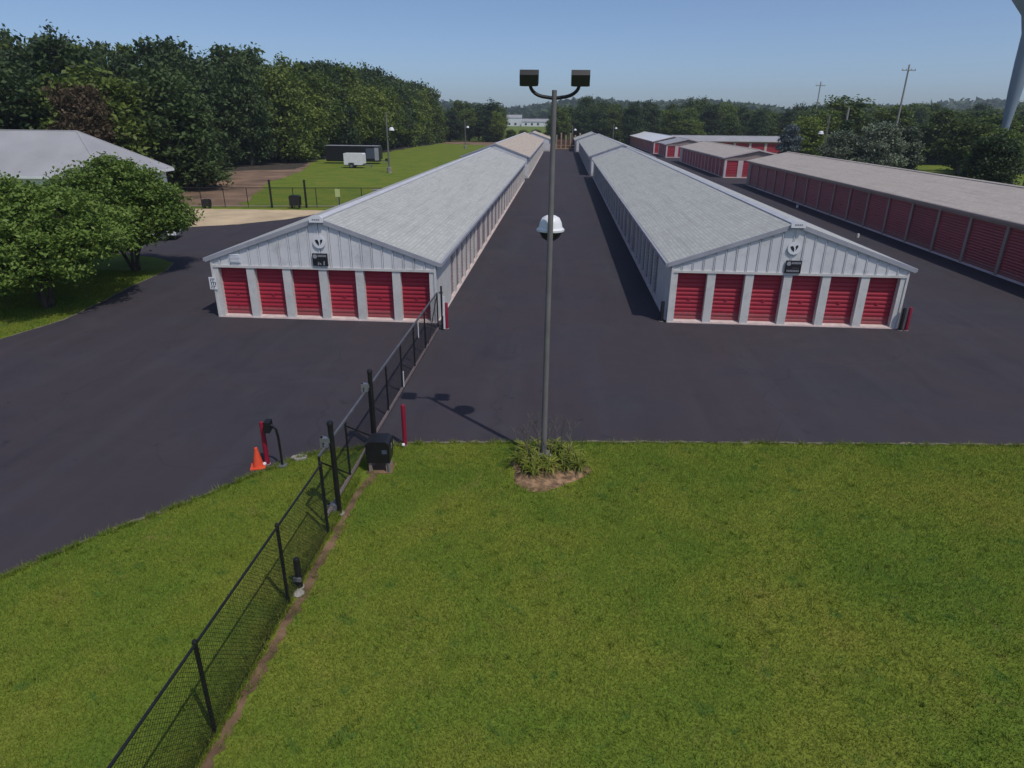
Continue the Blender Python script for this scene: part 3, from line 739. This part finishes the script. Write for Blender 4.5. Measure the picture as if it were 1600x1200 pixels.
# white pickup half hidden behind the leafy tree
t = thing('parked_car', 'white parked car mostly hidden behind the leafy tree', 'car', (-27.6, 42.2, 0), R(15))
MB().prism([(-2.2,.35),(2.2,.35),(2.25,.75),(1.3,.95),(.75,1.45),(-.9,1.47),(-1.7,1.0),(-2.2,.92)], 'y', -.85, .85).build('body', M['white'], t, True)
MB().prism([(1.15,1.0),(.70,1.40),(-.85,1.41),(-1.45,1.0)], 'y', -.86, .86).build('window', M['glass'], t)
for x in (-1.35, 1.4):
    for sy in (-.8, .8): wheel(t, x, sy, .32, .2)
for sy in (-.6, .6): MB().box(2.2,2.27,sy-.16,sy+.16,.6,.74).build('headlight', M['galv'], t)

# ------------------------------------------------------------------ house at the left
t = thing('pale_house', 'large pale building with a grey hipped roof behind the leafy tree', 'building', (-34.9, 54.65, 0))
D = 4.85; zr, ze = 6.42, 3.3; LL = 32
MB().box(-LL+.5, -.5, -D+.5, D-.5, 0, ze-.02).build('wall', M['white'], t)
def roofpoly(name, P):
    n = len(P); mb = MB(); mb.v = [tuple(p) for p in P]+[(p[0], p[1], p[2]-.12) for p in P]
    mb.f = [tuple(range(n)), tuple(range(2*n-1, n-1, -1))]+[(k, n+k, n+(k+1) % n, (k+1) % n) for k in range(n)]
    return mb.build(name, M['metalroof'], t)
roofpoly('roof_slope', [(-LL, -D, ze), (0, -D, ze), (-D, 0, zr), (-LL, 0, zr)])
roofpoly('roof_slope', [(0, D, ze), (-LL, D, ze), (-LL, 0, zr), (-D, 0, zr)])
roofpoly('roof_slope', [(0, -D, ze), (0, D, ze), (-D, 0, zr)])
cp = MB()
for e in ((0, -D, ze), (0, D, ze), (-LL, 0, zr)): cp.tube([(-D, 0, zr+.01), (e[0], e[1], e[2]+.01)], .05, 6)
cp.build('hip_cap', M['metalroof'], t)
fs = MB().box(-LL, .04, -D-.04, -D+.0, ze-.24, ze-.02); fs.box(.0, .04, -D, D+.04, ze-.24, ze-.02); fs.build('fascia', M['white'], t)
for y in (-2.4, 2.0):
    w = MB().box(-.498, -.44, y-.6, y+.6, 1.0, 2.2).build('window', M['glass'], t)
    MB().box(-.44, -.41, y-.7, y+.7, .92, 1.0).build('sill', M['white'], w)
for x in range(-28, -2, 6):
    w = MB().box(x, x+1.4, -D+.44, -D+.498, 1.0, 2.2).build('window', M['glass'], t)
    MB().box(x-.1, x+1.5, -D+.41, -D+.44, .92, 1.0).build('sill', M['white'], w)
# distant white farm buildings
for x, y, L, W, h, lab in ((-63, 700, 22, 10, 8, 'taller white farm building far beyond the lane'), (-40, 690, 26, 9, 4.5, 'low white farm building far beyond the lane')):
    t = thing('farm_building', lab, 'building', (x, y, 0))
    MB().prism([(0,0),(W,0),(W,h),(W/2,h+2.2),(0,h)], 'x', 0, L).build('wall', M['white'], t)
    for sg in (0, 1):
        a = (-.4, h-.15) if sg == 0 else (W+.4, h-.15)
        MB().prism([(W/2, h+2.5), a, (a[0], a[1]-.2), (W/2, h+2.28)], 'x', -.5, L+.5).build('roof_slope', M['metalroof'], t)
    for i in range(3): MB().box(3+i*6, 5+i*6, -.06, -.01, 1, 3).build('window', M['glass'], t)
# board fence at the lane end
t = thing('board_fence', 'brown board fence with pale posts closing the far end of the lane', 'fence', (-1.6, 188, 0))
for i in range(6): MB().box(i*1.25, i*1.25+.36, -.15, .15, -.1, 3.6+.5*(i % 2)).build('post', M['palewood'], t)
for i in range(5):
    for k in range(3): MB().box(i*1.25+.37, i*1.25+1.24, -.05, .05, .25+k*.75, .9+k*.75).build('board', M['brownwood'], t)
# water tower and utility poles
t = thing('water_tower', 'pale blue steel water tower leg rising behind the right hand trees', 'water tower', (69.2, 115, 0))
MB().lathe([(.42,-1),(.38,2),(.42,5),(.66,8.5),(.92,12),(1.08,16),(1.15,20),(1.8,22.5),(4.2,25.5),(5.2,29),(4.7,32.5),(2.5,35),(0,35.8)], 32).build('tank', M['tower'], t, True)
MB().lathe([(1.2,-.5),(1.2,.3),(1.1,.4),(0,.4)], 24).build('footing', M['concrete'], t, True)
for x, y, h, lab in ((60.5, 132, 17, 'weathered utility pole rising above the right hand trees'), (66, 190, 17, 'thin far utility pole above the treeline'), (40.6, 104, 9.5, 'weathered pole beside the lamp among the right hand trees')):
    t = thing('utility_pole', lab, 'utility pole', (x, y, 0))
    MB().tube([(0,0,-.3),(0,0,h)], [.2,.13], 10).build('pole', M['util'], t, True)
    if h > 10:
        c = MB().box(-1.2,1.2,-.2,-.08,h-1.0,h-.85).build('crossarm', M['util'], t)
        for sx in (-1.1,-.4,.4,1.1): MB().lathe([(.05,0),(.07,.1),(.04,.2),(0,.22)], 8, (sx,-.14,h-.848)).build('insulator', M['trim'], c)
t = thing('chimney_block', 'beige block chimney with a pale cap at the right edge', 'chimney', (46.2, 76, 0))
MB().box(-.6,.6,-.6,.6,0,5.05).build('stack', M['beige'], t); MB().box(-.72,.72,-.72,.72,5.052,5.25).build('cap', M['concrete'], t)

# ------------------------------------------------------------------ trees
def leaves(P, size, up=.35, jit=.5, r=None):
    """diamond leaves at points P"""
    r = r or rng; n = len(P)
    nrm = r.normal(size=(n, 3)); nrm[:, 2] = np.abs(nrm[:, 2])+up; nrm /= np.linalg.norm(nrm, axis=1)[:, None]
    a = np.cross(nrm, r.normal(size=(n, 3))); a /= np.linalg.norm(a, axis=1)[:, None]; b = np.cross(nrm, a)
    s = size*(1-jit/2+jit*r.random(n))[:, None]
    V = np.stack([P-a*s, P-b*s*.55+nrm*s*.12, P+a*s, P+b*s*.55+nrm*s*.12], 1).reshape(-1, 3)
    Fq = np.arange(4*n).reshape(n, 4)
    return V, Fq
def crown_points(lobes, nclump, per, cr, flat=.6, r=None, shell=.55):
    r = r or rng
    vol = np.array([l[3]*l[4]*l[5] for l in lobes])**.67; vol /= vol.sum()
    pts = []
    for l, w in zip(lobes, vol):
        k = max(2, int(nclump*w)); d = r.normal(size=(k, 3)); d /= np.linalg.norm(d, axis=1)[:, None]
        rad = shell + (1-shell)*r.random(k)**.6
        rad *= .85+.3*r.random(k)
        c = np.array(l[:3]) + d*rad[:, None]*np.array(l[3:6])
        pts.append(c)
    C = np.concatenate(pts)
    sc = cr*(.6+.8*r.random(len(C)))
    P = np.repeat(C, per, 0) + r.normal(size=(len(C)*per, 3))*np.repeat(sc, per)[:, None]*np.array([1, 1, flat])*.55
    return C, P
def trunk_mb(h, r0, lobes, nl, r, base=.25):
    mb = MB(); j = lambda s: r.normal()*s
    pts = [(0, 0, -.2), (j(.05*h*.2), j(.05*h*.2), h*.25), (j(.03*h), j(.03*h), h*.55), (j(.04*h), j(.04*h), h*.85)]
    mb.tube(pts, [r0*1.25, r0, r0*.65, r0*.2], 8)
    for i in range(nl):
        l = lobes[i % len(lobes)]; z = h*(base+.4*r.random())
        e = (l[0]+j(.2)*l[3], l[1]+j(.2)*l[4], l[2]+j(.2)*l[5])
        mid = (e[0]*.45, e[1]*.45, z+(e[2]-z)*.55)
        mb.tube([(0, 0, z), mid, e], [r0*.5, r0*.33, r0*.08], 6)
    return mb
def deciduous(name, seed, h=12, w=4.2, low=.16, n=190, per=64, leaf=.25, flat=.6):
    r = np.random.default_rng(seed); lobes = []
    for i in range(9):
        a = r.random()*6.28; q = r.random(); z = h*(low+.12+.62*q); rr = w*(.62-.35*q)*(.5+.5*r.random())
        s = w*(.36+.22*r.random())*(1-.25*q)
        lobes.append((rr*math.cos(a), rr*math.sin(a), z, s, s, s*(.75+.4*r.random())))
    lobes.append((0, 0, h*.8, w*.5, w*.5, h*.19)); lobes.append((0, 0, h*.5, w*.75, w*.75, h*.28))
    C, P = crown_points(lobes, n, per, w*.21, flat, r)
    P = P[P[:, 2] > h*low*.6]
    V, Fq = leaves(P, leaf, .35, .6, r)
    return np_mesh(name, V, Fq, M['leaf_mid']), trunk_mb(h, h*.022, lobes, 7, r).mesh('trunk', M['bark'], True)
def conifer(name, seed, h=8, w=3.0, n=340, per=44, leaf=.15, round_=.0):
    r = np.random.default_rng(seed); C = []
    for i in range(n):
        u = r.random()**.8; z = h*(.06+.94*u); prof = (1-u)**(.75-.35*round_)*(1-.25*round_*(1-u))
        prof *= .8+.25*math.sin(u*28)
        a = r.random()*6.28; rr = w*prof*(.55+.5*r.random()); C.append((rr*math.cos(a), rr*math.sin(a), z-.12*rr))
    C = np.array(C); P = np.repeat(C, per, 0)+r.normal(size=(n*per, 3))*np.array([.28, .28, .16])*(w/3)
    V, Fq = leaves(P, leaf, .2, .6, r)
    tr = MB().tube([(0,0,-.2),(0,0,h*.5),(0,0,h*.97)], [h*.02, h*.013, .02], 8)
    for i in range(14):
        a = i*2.4; z = h*(.08+.06*i); rr = w*(1-z/h)*.8; tr.tube([(0,0,z),(rr*math.cos(a),rr*math.sin(a),z-.1*rr)], [h*.006,.01], 5)
    return np_mesh(name, V, Fq, M['leaf_pine']), tr.mesh('trunk', M['bark'], True)
DEC = [deciduous('crown', 11+i, 12, 4.4+.3*(i % 3), .10+.03*(i % 2)) for i in range(5)]
EDGE = [deciduous('crown', 31+i, 12, 4.8, .02, 230) for i in range(3)]
CON = [conifer('crown', 51, 8, 3.4), conifer('crown', 52, 8, 3.0, round_=1.0), conifer('crown', 53, 8, 4.4, 480, 46, .15, 1.0)]
def tree(x, y, h, w, proto, mat, label, group=None, ref=12, name='tree'):
    t = thing(name, label, 'tree', (x, y, 0), random.random()*6.28, group)
    cr, tr = proto
    c = inst('crown', cr, t); c.scale = (w, w, h/ref)
    c.material_slots[0].link = 'OBJECT'; c.material_slots[0].material = mat
    k = inst('trunk', tr, t); k.scale = (w, w, h/ref)
    return t
# wood on the left: front edge, then rows behind it
edge = [(-100,70),(-86,84),(-74,94),(-63,99),(-54,103),(-49.5,108),(-47,116),(-46,125),(-45,135),(-43.5,146),(-42,158),(-41.5,171),(-41,185),(-40.5,200),(-40,216),(-40,232)]
i = 0
for (ax, ay), (bx_, by) in zip(edge[:-1], edge[1:]):
    L = math.dist((ax, ay), (bx_, by)); k = max(1, round(L/5.6))
    for s in range(k):
        u = (s+.5*random.random())/k; x = ax+(bx_-ax)*u; y = ay+(by-ay)*u
        mt = M['leaf_dark'] if y < 117 and random.random() < .8 else random.choice([M['leaf_mid'], M['leaf_yel'], M['leaf_mid'], M['leaf_yel'], M['leaf_dark']])
        tree(x-2-random.random()*2, y+random.random()*2, 12.5+4*random.random(), .95+.3*random.random(), random.choice(EDGE), mt, {'leaf_dark': 'dark green', 'leaf_mid': 'mid green', 'leaf_yellowish': 'yellowish green'}[mt.name]+' tree on the front edge of the wood at left', 'trees on the edge of the left wood')
for row, off in enumerate((9, 18)):
    for (ax, ay), (bx_, by) in zip(edge[:-1], edge[1:]):
        L = math.dist((ax, ay), (bx_, by)); k = max(1, round(L/7.5))
        for s in range(k):
            u = (s+random.random())/k; x = ax+(bx_-ax)*u-off+random.gauss(0, 1); y = ay+(by-ay)*u+off*.6+random.gauss(0, 1)
            tree(x, y, 16+4*random.random()+row*1.5, 1.2+.3*random.random(), random.choice(DEC), random.choice([M['leaf_dark'], M['leaf_mid'], M['leaf_dark']]), 'tall tree standing deeper inside the wood at left', 'tall trees inside the left wood')
# behind the pale roof
for x, y, h, w, mt in ((-46,66,12,1.2,'leaf_mid'),(-52,63,12,1.2,'leaf_dark'),(-59,66,13,1.3,'leaf_mid'),(-66,64,13,1.3,'leaf_mid'),(-73,68,14,1.3,'leaf_dark'),(-42,72,12,1.2,'leaf_dark'),(-55,75,15,1.4,'leaf_dark'),(-66,76,16,1.4,'leaf_dark'),(-48,82,14,1.3,'leaf_dark')):
    tree(x, y, h, w, random.choice(EDGE), M[mt], 'tree rising behind the pale metal roof at left', 'trees behind the pale roof')
tree(-44.5, 62.5, 10.5, .75, DEC[1], M['leaf_brown'], 'brownish half bare tree rising behind the ridge of the pale roof')
# treeline across the far end, with a gap that shows the farm
def px_x(x, y): return (x+.0685*y)/y
far = []
for row, (yb, hb) in enumerate(((238, 10.5), (252, 12), (268, 13))):
    x = -38.
    while x < 175:
        y = yb+random.gauss(0, 4)+max(0, x-60)*.10
        sx = 869+1018*.93*(x/y)
        if 783 < sx < 858: x += 2; continue
        h = hb+random.gauss(0, 1.1)
        if 885 < sx < 925 or 1010 < sx < 1070: h += 1.2
        mt = random.choice(['leaf_dark', 'leaf_mid', 'leaf_dark', 'leaf_mid'])
        tree(x, y, h, .95+.25*random.random(), random.choice(EDGE if row == 0 else DEC), M[mt], ('dark green' if mt == 'leaf_dark' else 'mid green')+' tree in the long treeline across the background '+('left of the lane' if x < -5 else 'beyond the grey roofs' if x < 25 else 'beyond the red roofs' if x < 75 else 'at the far right'), 'trees of the far treeline')
        x += 5.2+random.random()*2.4
tree(-22, 236, 9.5, .8, EDGE[0], M['leaf_yel'], 'bright green tree left of the distant farm')
for x, y in ((-17, 233), (-13, 236), (-9, 240)): tree(x, y, 4.2, .5, EDGE[1], M['leaf_mid'], 'low bush in the gap below the distant farm', 'bushes below the distant farm', name='bush')
# light green small trees before the treeline
for x, y, h, w, lab in ((41, 226, 7.4, 1.15, 'bright green rounded tree before the treeline, left of the two'), (72, 222, 7.2, .85, 'bright green rounded tree before the treeline, right of the two'), (44.6, 131, 8.2, .95, 'yellowish green tree behind the blue spruce')):
    tree(x, y, h, w, EDGE[2], M['leaf_yel'], lab)
tree(37.6, 118, 6.9, .95, CON[1], M['leaf_spruce'], 'blue grey rounded spruce at the end of the beige roof', None, 8)
tree(58, 150, 12.2, 1.5, EDGE[0], M['leaf_mid'], 'broad green tree towering behind the grey pines')
for x, y, h, w in ((50,138,9.5,1.1),(66,146,10.5,1.2),(73,140,9.8,1.2),(82,146,9.8,1.3),(91,150,9.6,1.3),(100,150,9.4,1.3),(78,122,8.8,1.2),(90,126,8.8,1.2),(70,118,8.6,1.2),(102,132,9,1.3),(62,112,8.4,1.1)):
    tree(x, y, h, w, random.choice(EDGE), M[random.choice(['leaf_mid', 'leaf_dark'])], 'green tree in the belt behind the right hand pines', 'trees of the right hand belt')
for x, y, h, w, p, lab in ((32.8,84,6.4,.85,2,'grey green pine at the left of the clump behind the beige roof'),(36.2,82,7.3,.95,2,'tallest grey green pine in the clump behind the beige roof'),(40.2,84,7.0,.9,1,'grey green pine at the right of the clump behind the beige roof'),
        (40.8,104,7.6,.9,0,'dark spruce below the lamp among the right hand trees'),(44.5,102,7.4,.9,0,'dark spruce right of the lamp among the right hand trees')):
    tree(x, y, h, w, CON[p], M['leaf_pine'] if 'dark' not in lab else M['leaf_dark'], lab, None, 8)
for x, y, h, w, mt, lab in ((41.2,69,6.9,.62,'leaf_dark','dark bushy tree near the right edge behind the beige roof'),(43.6,72,5.6,.5,'leaf_dark','lower dark tree beside the beige chimney'),(52,86,7.2,.8,'leaf_mid','green tree behind the beige chimney')):
    tree(x, y, h, w, EDGE[1], M[mt], lab)
# far wooded hills, one mass
rr = np.random.default_rng(5); nH = 26000
X = rr.uniform(-700, 900, nH); Yh = rr.uniform(760, 1150, nH)
top = 14+18*((Yh-760)/390)+5*np.sin(X*.013)+4*np.sin(X*.031+1)
Z = top*(.25+.75*rr.random(nH)**.5)
V, Fq = leaves(np.stack([X, Yh, Z], 1), 5.5, .5, .6, rr)
o = bpy.data.objects.new('far_woodland', np_mesh('far_woodland', V, Fq, M['leaf_dark'])); COL.objects.link(o)
tag(o, 'far wooded hills below the skyline', 'woodland', kind='stuff')

# the two leafy trees in the left foreground: several stems, layered sprays
def leafy_tree(x, y, lobes, label, seed, nc, zmin):
    r = np.random.default_rng(seed)
    t = thing('leafy_tree', label, 'tree', (x, y, 0), 0, 'leafy trees beside the drive')
    C, P = crown_points(lobes, nc, 44, .40, .42, r, .45)
    P = P[(P[:, 2] > zmin)]
    V, Fq = leaves(P, .085, .5, .9, r)
    o = bpy.data.objects.new('crown', np_mesh('crown', V, Fq, M['leaf_near'])); COL.objects.link(o); o.parent = t
    tb = MB()
    for k, (bx0, by0) in enumerate(((0, 0), (.18, .08), (-.14, .12), (.05, -.16))):
        a = k*1.7+.4; m1 = (bx0+.35*math.cos(a), by0+.35*math.sin(a), 1.0); m2 = (bx0+1.0*math.cos(a), by0+1.0*math.sin(a), 2.2)
        tb.tube([(bx0, by0, -.1), m1, m2], [.10, .08, .06], 9)
        for j in range(4):
            l = lobes[(k*3+j) % len(lobes)]; tb.tube([m2 if j % 2 else m1, ((m2[0]+l[0])/2, (m2[1]+l[1])/2, (m2[2]+l[2])/2-.1), (l[0], l[1], l[2])], [.045, .032, .012], 6)
    for c in C[::9]:
        l = min(lobes, key=lambda q: (q[0]-c[0])**2+(q[1]-c[1])**2+(q[2]-c[2])**2); tb.tube([(l[0], l[1], l[2]-.2), tuple(c)], [.014, .004], 4, False)
    tb.build('trunk', M['bark'], t, True)
leafy_tree(-21.86, 25.78, [(.9,.8,3.9,1.9,1.9,1.0),(-1.4,1.0,4.1,2.1,2.0,1.1),(-3.4,1.2,3.9,2.1,2.0,1.1),(.2,-.9,3.0,2.2,1.7,.95),(2.0,.3,2.9,1.5,1.5,.85),(-2.6,-1.0,2.9,2.3,1.8,1.0),
    (-5.4,.4,3.6,2.0,2.0,1.1),(.0,-1.9,2.1,1.8,1.1,.65),(-3.5,-1.9,2.1,1.9,1.2,.7),(-.6,-1.7,1.7,1.9,1.2,.7),(-3.4,-1.9,1.6,2.2,1.3,.7),(1.4,-.8,2.1,1.5,1.2,.75),(-5.8,-1.2,2.0,1.9,1.5,.9),(-1.0,1.0,4.75,1.0,1.0,.4),(.6,2.6,3.4,1.7,1.6,1.0),(-1.6,3.2,3.6,2.0,1.8,1.1),(1.9,1.8,2.6,1.3,1.3,.8),(-4.2,3.0,3.6,2.0,1.8,1.1)],
    'broad leafy tree with low branches nearest the drive at left', 77, 1900, 1.0)
leafy_tree(-22.5, 33.0, [(.3,.0,4.5,1.9,1.8,1.0),(1.7,.2,3.7,1.4,1.5,.95),(-1.6,.3,4.3,1.9,1.8,1.0),(2.4,-.2,2.9,1.0,1.2,.75),(.2,-1.2,3.1,2.0,1.3,1.0),(-2.4,-.8,3.3,1.9,1.5,1.0),(1.2,-.9,2.4,1.5,1.2,.7),
    (-.2,1.6,3.4,2.2,1.3,1.0),(-.3,.0,5.35,.8,.8,.4),(-1.0,-.6,2.2,2.0,1.4,.7),(1.5,1.4,2.6,1.4,1.2,.8),(-3.4,.6,3.6,1.5,1.5,.9),(-.6,-1.8,2.2,2.0,1.2,.8),(.9,-1.5,2.2,1.5,1.1,.6),(-2.8,-2.0,2.6,1.6,1.4,.9),(-1.6,-2.8,3.4,1.5,1.4,1.0)],
    'taller leafy tree standing behind the low branched one at left', 78, 1700, 1.2)

# ------------------------------------------------------------------ planting bed
bed = []
for i in range(40):
    a = 2*math.pi*i/40; k = 1+.16*math.sin(3*a+1)+.1*random.random(); bed.append((-.10+.86*k*math.cos(a), 13.55+.80*k*math.sin(a)))
V = [(-.10, 13.6, .07)]+[(-.10+(x+.10)*s, 13.55+(y-13.55)*s, z) for s, z in ((.55, .055), (.85, .03), (1.0, -.009)) for x, y in bed]
Fc = [(0, 1+i, 1+(i+1) % 40) for i in range(40)]+[(1+q*40+i, 41+q*40+i, 41+q*40+(i+1) % 40, 1+q*40+(i+1) % 40) for q in (0, 1) for i in range(40)]
me = bpy.data.meshes.new('planting_bed'); me.from_pydata(V, [], Fc); me.update(); me.materials.append(M['mulch'])
o = bpy.data.objects.new('planting_bed', me); COL.objects.link(o); o['kind'] = 'structure'
def lily(x, y, n, L, label, tall=0):
    t = thing('daylily', label, 'plant', (x, y, .02), 0, 'daylilies at the light pole')
    V = []; Fc = []
    for i in range(n):
        a = random.random()*6.28; l = L*(.6+.6*random.random()); out = l*(.5+.8*random.random()); w = .014+.010*random.random(); side = Vector((-math.sin(a), math.cos(a), 0))*w
        b0 = len(V)
        for q, (u, z) in enumerate(((0, 0), (.3, .55), (.7, .62), (1.0, .25))):
            p = Vector((math.cos(a)*out*u, math.sin(a)*out*u, z*l)); wq = side*(1, .9, .6, .08)[q]
            V += [tuple(p-wq), tuple(p+wq)]
        for q in range(3): Fc.append((b0+2*q, b0+2*q+1, b0+2*q+3, b0+2*q+2))
    me = bpy.data.meshes.new('leaves'); me.from_pydata(V, [], Fc); me.materials.append(M['leaf_lily']); o = inst('leaves', me, t)
    if tall:
        sb = MB()
        for i in range(tall):
            a = random.random()*6.28; e = (math.cos(a)*.28*random.random(), math.sin(a)*.25*random.random(), .7+.4*random.random())
            sb.tube([(0,0,0),(e[0]*.3,e[1]*.3,e[2]*.6),e], [.006,.005,.004], 4)
            for k in (-1, 1): sb.tube([(e[0]*.8,e[1]*.8,e[2]*.88),(e[0]+.06*k,e[1],e[2]+.03)], [.004,.008], 4)
        sb.build('flower_stalks', M['stalk'], t)
spots = [(-.75,13.75),(-.52,14.0),(-.5,13.5),(-.28,13.72),(-.05,13.45),(.12,13.8),(.35,13.55),(.55,13.85),(-.62,14.3),(.25,14.35),(.45,14.2),(.68,13.6),(-.3,14.45),(.0,14.5),(-.02,13.62),(-.42,13.25)]
for k, (x, y) in enumerate(spots): lily(x, y, 36, .40, 'leafy daylily clump in the bed round the light pole', 4 if y > 13.9 else 1)

# ------------------------------------------------------------------ grass blades on the foreground lawn
def inside(poly, X, Y):
    r = np.zeros(len(X), bool); n = len(poly)
    for i in range(n):
        x0, y0 = poly[i]; x1, y1 = poly[(i+1) % n]
        if y0 == y1: continue
        c = ((y0 > Y) != (y1 > Y)) & (X < (x1-x0)*(Y-y0)/(y1-y0)+x0); r ^= c
    return r
def grass(n, x0, x1, y0, y1, h, w, seed, frustum=True):
    r = np.random.default_rng(seed); X = r.uniform(x0, x1, n); Y = r.uniform(y0, y1, n)
    ok = ~inside(ASPH, X+r.normal(size=n)*.045, Y-np.abs(r.normal(size=n))*.06)
    if frustum: ok &= np.abs(X+.0685*Y) < .95*Y+4.5
    dx = X+4.27
    strip_ = (np.abs(dx) < .08+.05*np.sin(Y*5)+.03*np.sin(Y*13+1)) & (Y < 14)
    ok &= ~(strip_ & (r.random(n) < .9))
    bedm = ((X+.10)/.86)**2+((Y-13.55)/.8)**2 < 1
    ok &= ~bedm
    ok &= ~((np.abs(X+4.02) < .33) & (np.abs(Y-13.35) < .3))
    # thin patches
    f = np.sin(X*1.3+2*np.sin(Y*.7))*np.sin(Y*1.1+1.7*np.sin(X*.6)); ok &= ~((f > .9) & (r.random(n) < .25))
    X, Y = X[ok], Y[ok]; n = len(X)
    a = r.random(n)*6.283; ln = r.random(n)*.7; az = r.random(n)*6.283; hh = h*(.55+.9*r.random(n)); ww = w*(.6+.8*r.random(n))
    B = np.stack([X, Y, np.full(n, -.014)], 1); sd_ = np.stack([np.cos(a), np.sin(a), 0*a], 1)*ww[:, None]
    tip = B+np.stack([np.cos(az)*ln*hh, np.sin(az)*ln*hh, hh], 1)
    V = np.stack([B-sd_, B+sd_, tip], 1).reshape(-1, 3)
    return V
def tufts(n, seed):
    """small weed and long grass tufts, thicker along the fence foot and the paving edge"""
    r = np.random.default_rng(seed); X = r.uniform(-12, 15, n); Y = r.uniform(4.8, 15.2, n)
    k = n//3; X[:k] = FX-np.abs(r.normal(size=k))*.09+.03; Y[:k] = r.uniform(4.6, 12.8, k)
    e = [(LAWN_EDGE[i], LAWN_EDGE[i+1]) for i in range(2, 19)]
    for q in range(k, k+k//2):
        a, b = e[r.integers(len(e))]; u = r.random(); X[q] = a[0]+(b[0]-a[0])*u; Y[q] = a[1]+(b[1]-a[1])*u-abs(r.normal())*.06
    ok = ~inside(ASPH, X, Y-.03) & ((np.arange(n) < k+k//2) | (r.random(n) < .4)) & (((X+.10)/.86)**2+((Y-13.55)/.8)**2 > 1); X, Y = X[ok], Y[ok]
    m = 16; X = np.repeat(X, m)+r.normal(size=len(X)*m)*.03; Y = np.repeat(Y, m)+r.normal(size=len(Y)*m)*.03; n = len(X)
    a = r.random(n)*6.283; az = r.random(n)*6.283; hh = .06+.09*r.random(n)**2; ln = .2+.9*r.random(n); ww = .004+.006*r.random(n)
    B = np.stack([X, Y, np.full(n, -.014)], 1); sd_ = np.stack([np.cos(a), np.sin(a), 0*a], 1)*ww[:, None]
    tip = B+np.stack([np.cos(az)*ln*hh, np.sin(az)*ln*hh, hh], 1)
    return np.stack([B-sd_, B+sd_, tip], 1).reshape(-1, 3)
V = np.concatenate([tufts(3000, 9), grass(860000, -15, 20, 3.6, 16.8, .052, .0055, 1), grass(60000, -26, -19.5, 15, 33, .07, .012, 2, False)])
o = bpy.data.objects.new('grass', np_mesh('grass', V, np.arange(len(V)).reshape(-1, 3), M['blade'], 3)); COL.objects.link(o)
tag(o, 'short mown green grass of the foreground lawn', 'grass', kind='stuff')

# ------------------------------------------------------------------ thin summer haze
hz = MB().box(-1500, 1500, -60, 1450, -2, 62).build('haze', None)
hm = bpy.data.materials.new('haze'); hm.use_nodes = True; nt = hm.node_tree; nt.nodes.clear()
pv = nt.nodes.new('ShaderNodeVolumePrincipled'); pv.inputs['Color'].default_value = (.80, .88, 1, 1); pv.inputs['Density'].default_value = HAZE
pv.inputs['Anisotropy'].default_value = .2
mo = nt.nodes.new('ShaderNodeOutputMaterial'); nt.links.new(pv.outputs[0], mo.inputs['Volume'])
hz.data.materials.append(hm); tag(hz, 'thin pale summer haze over the whole place', 'haze', kind='stuff')
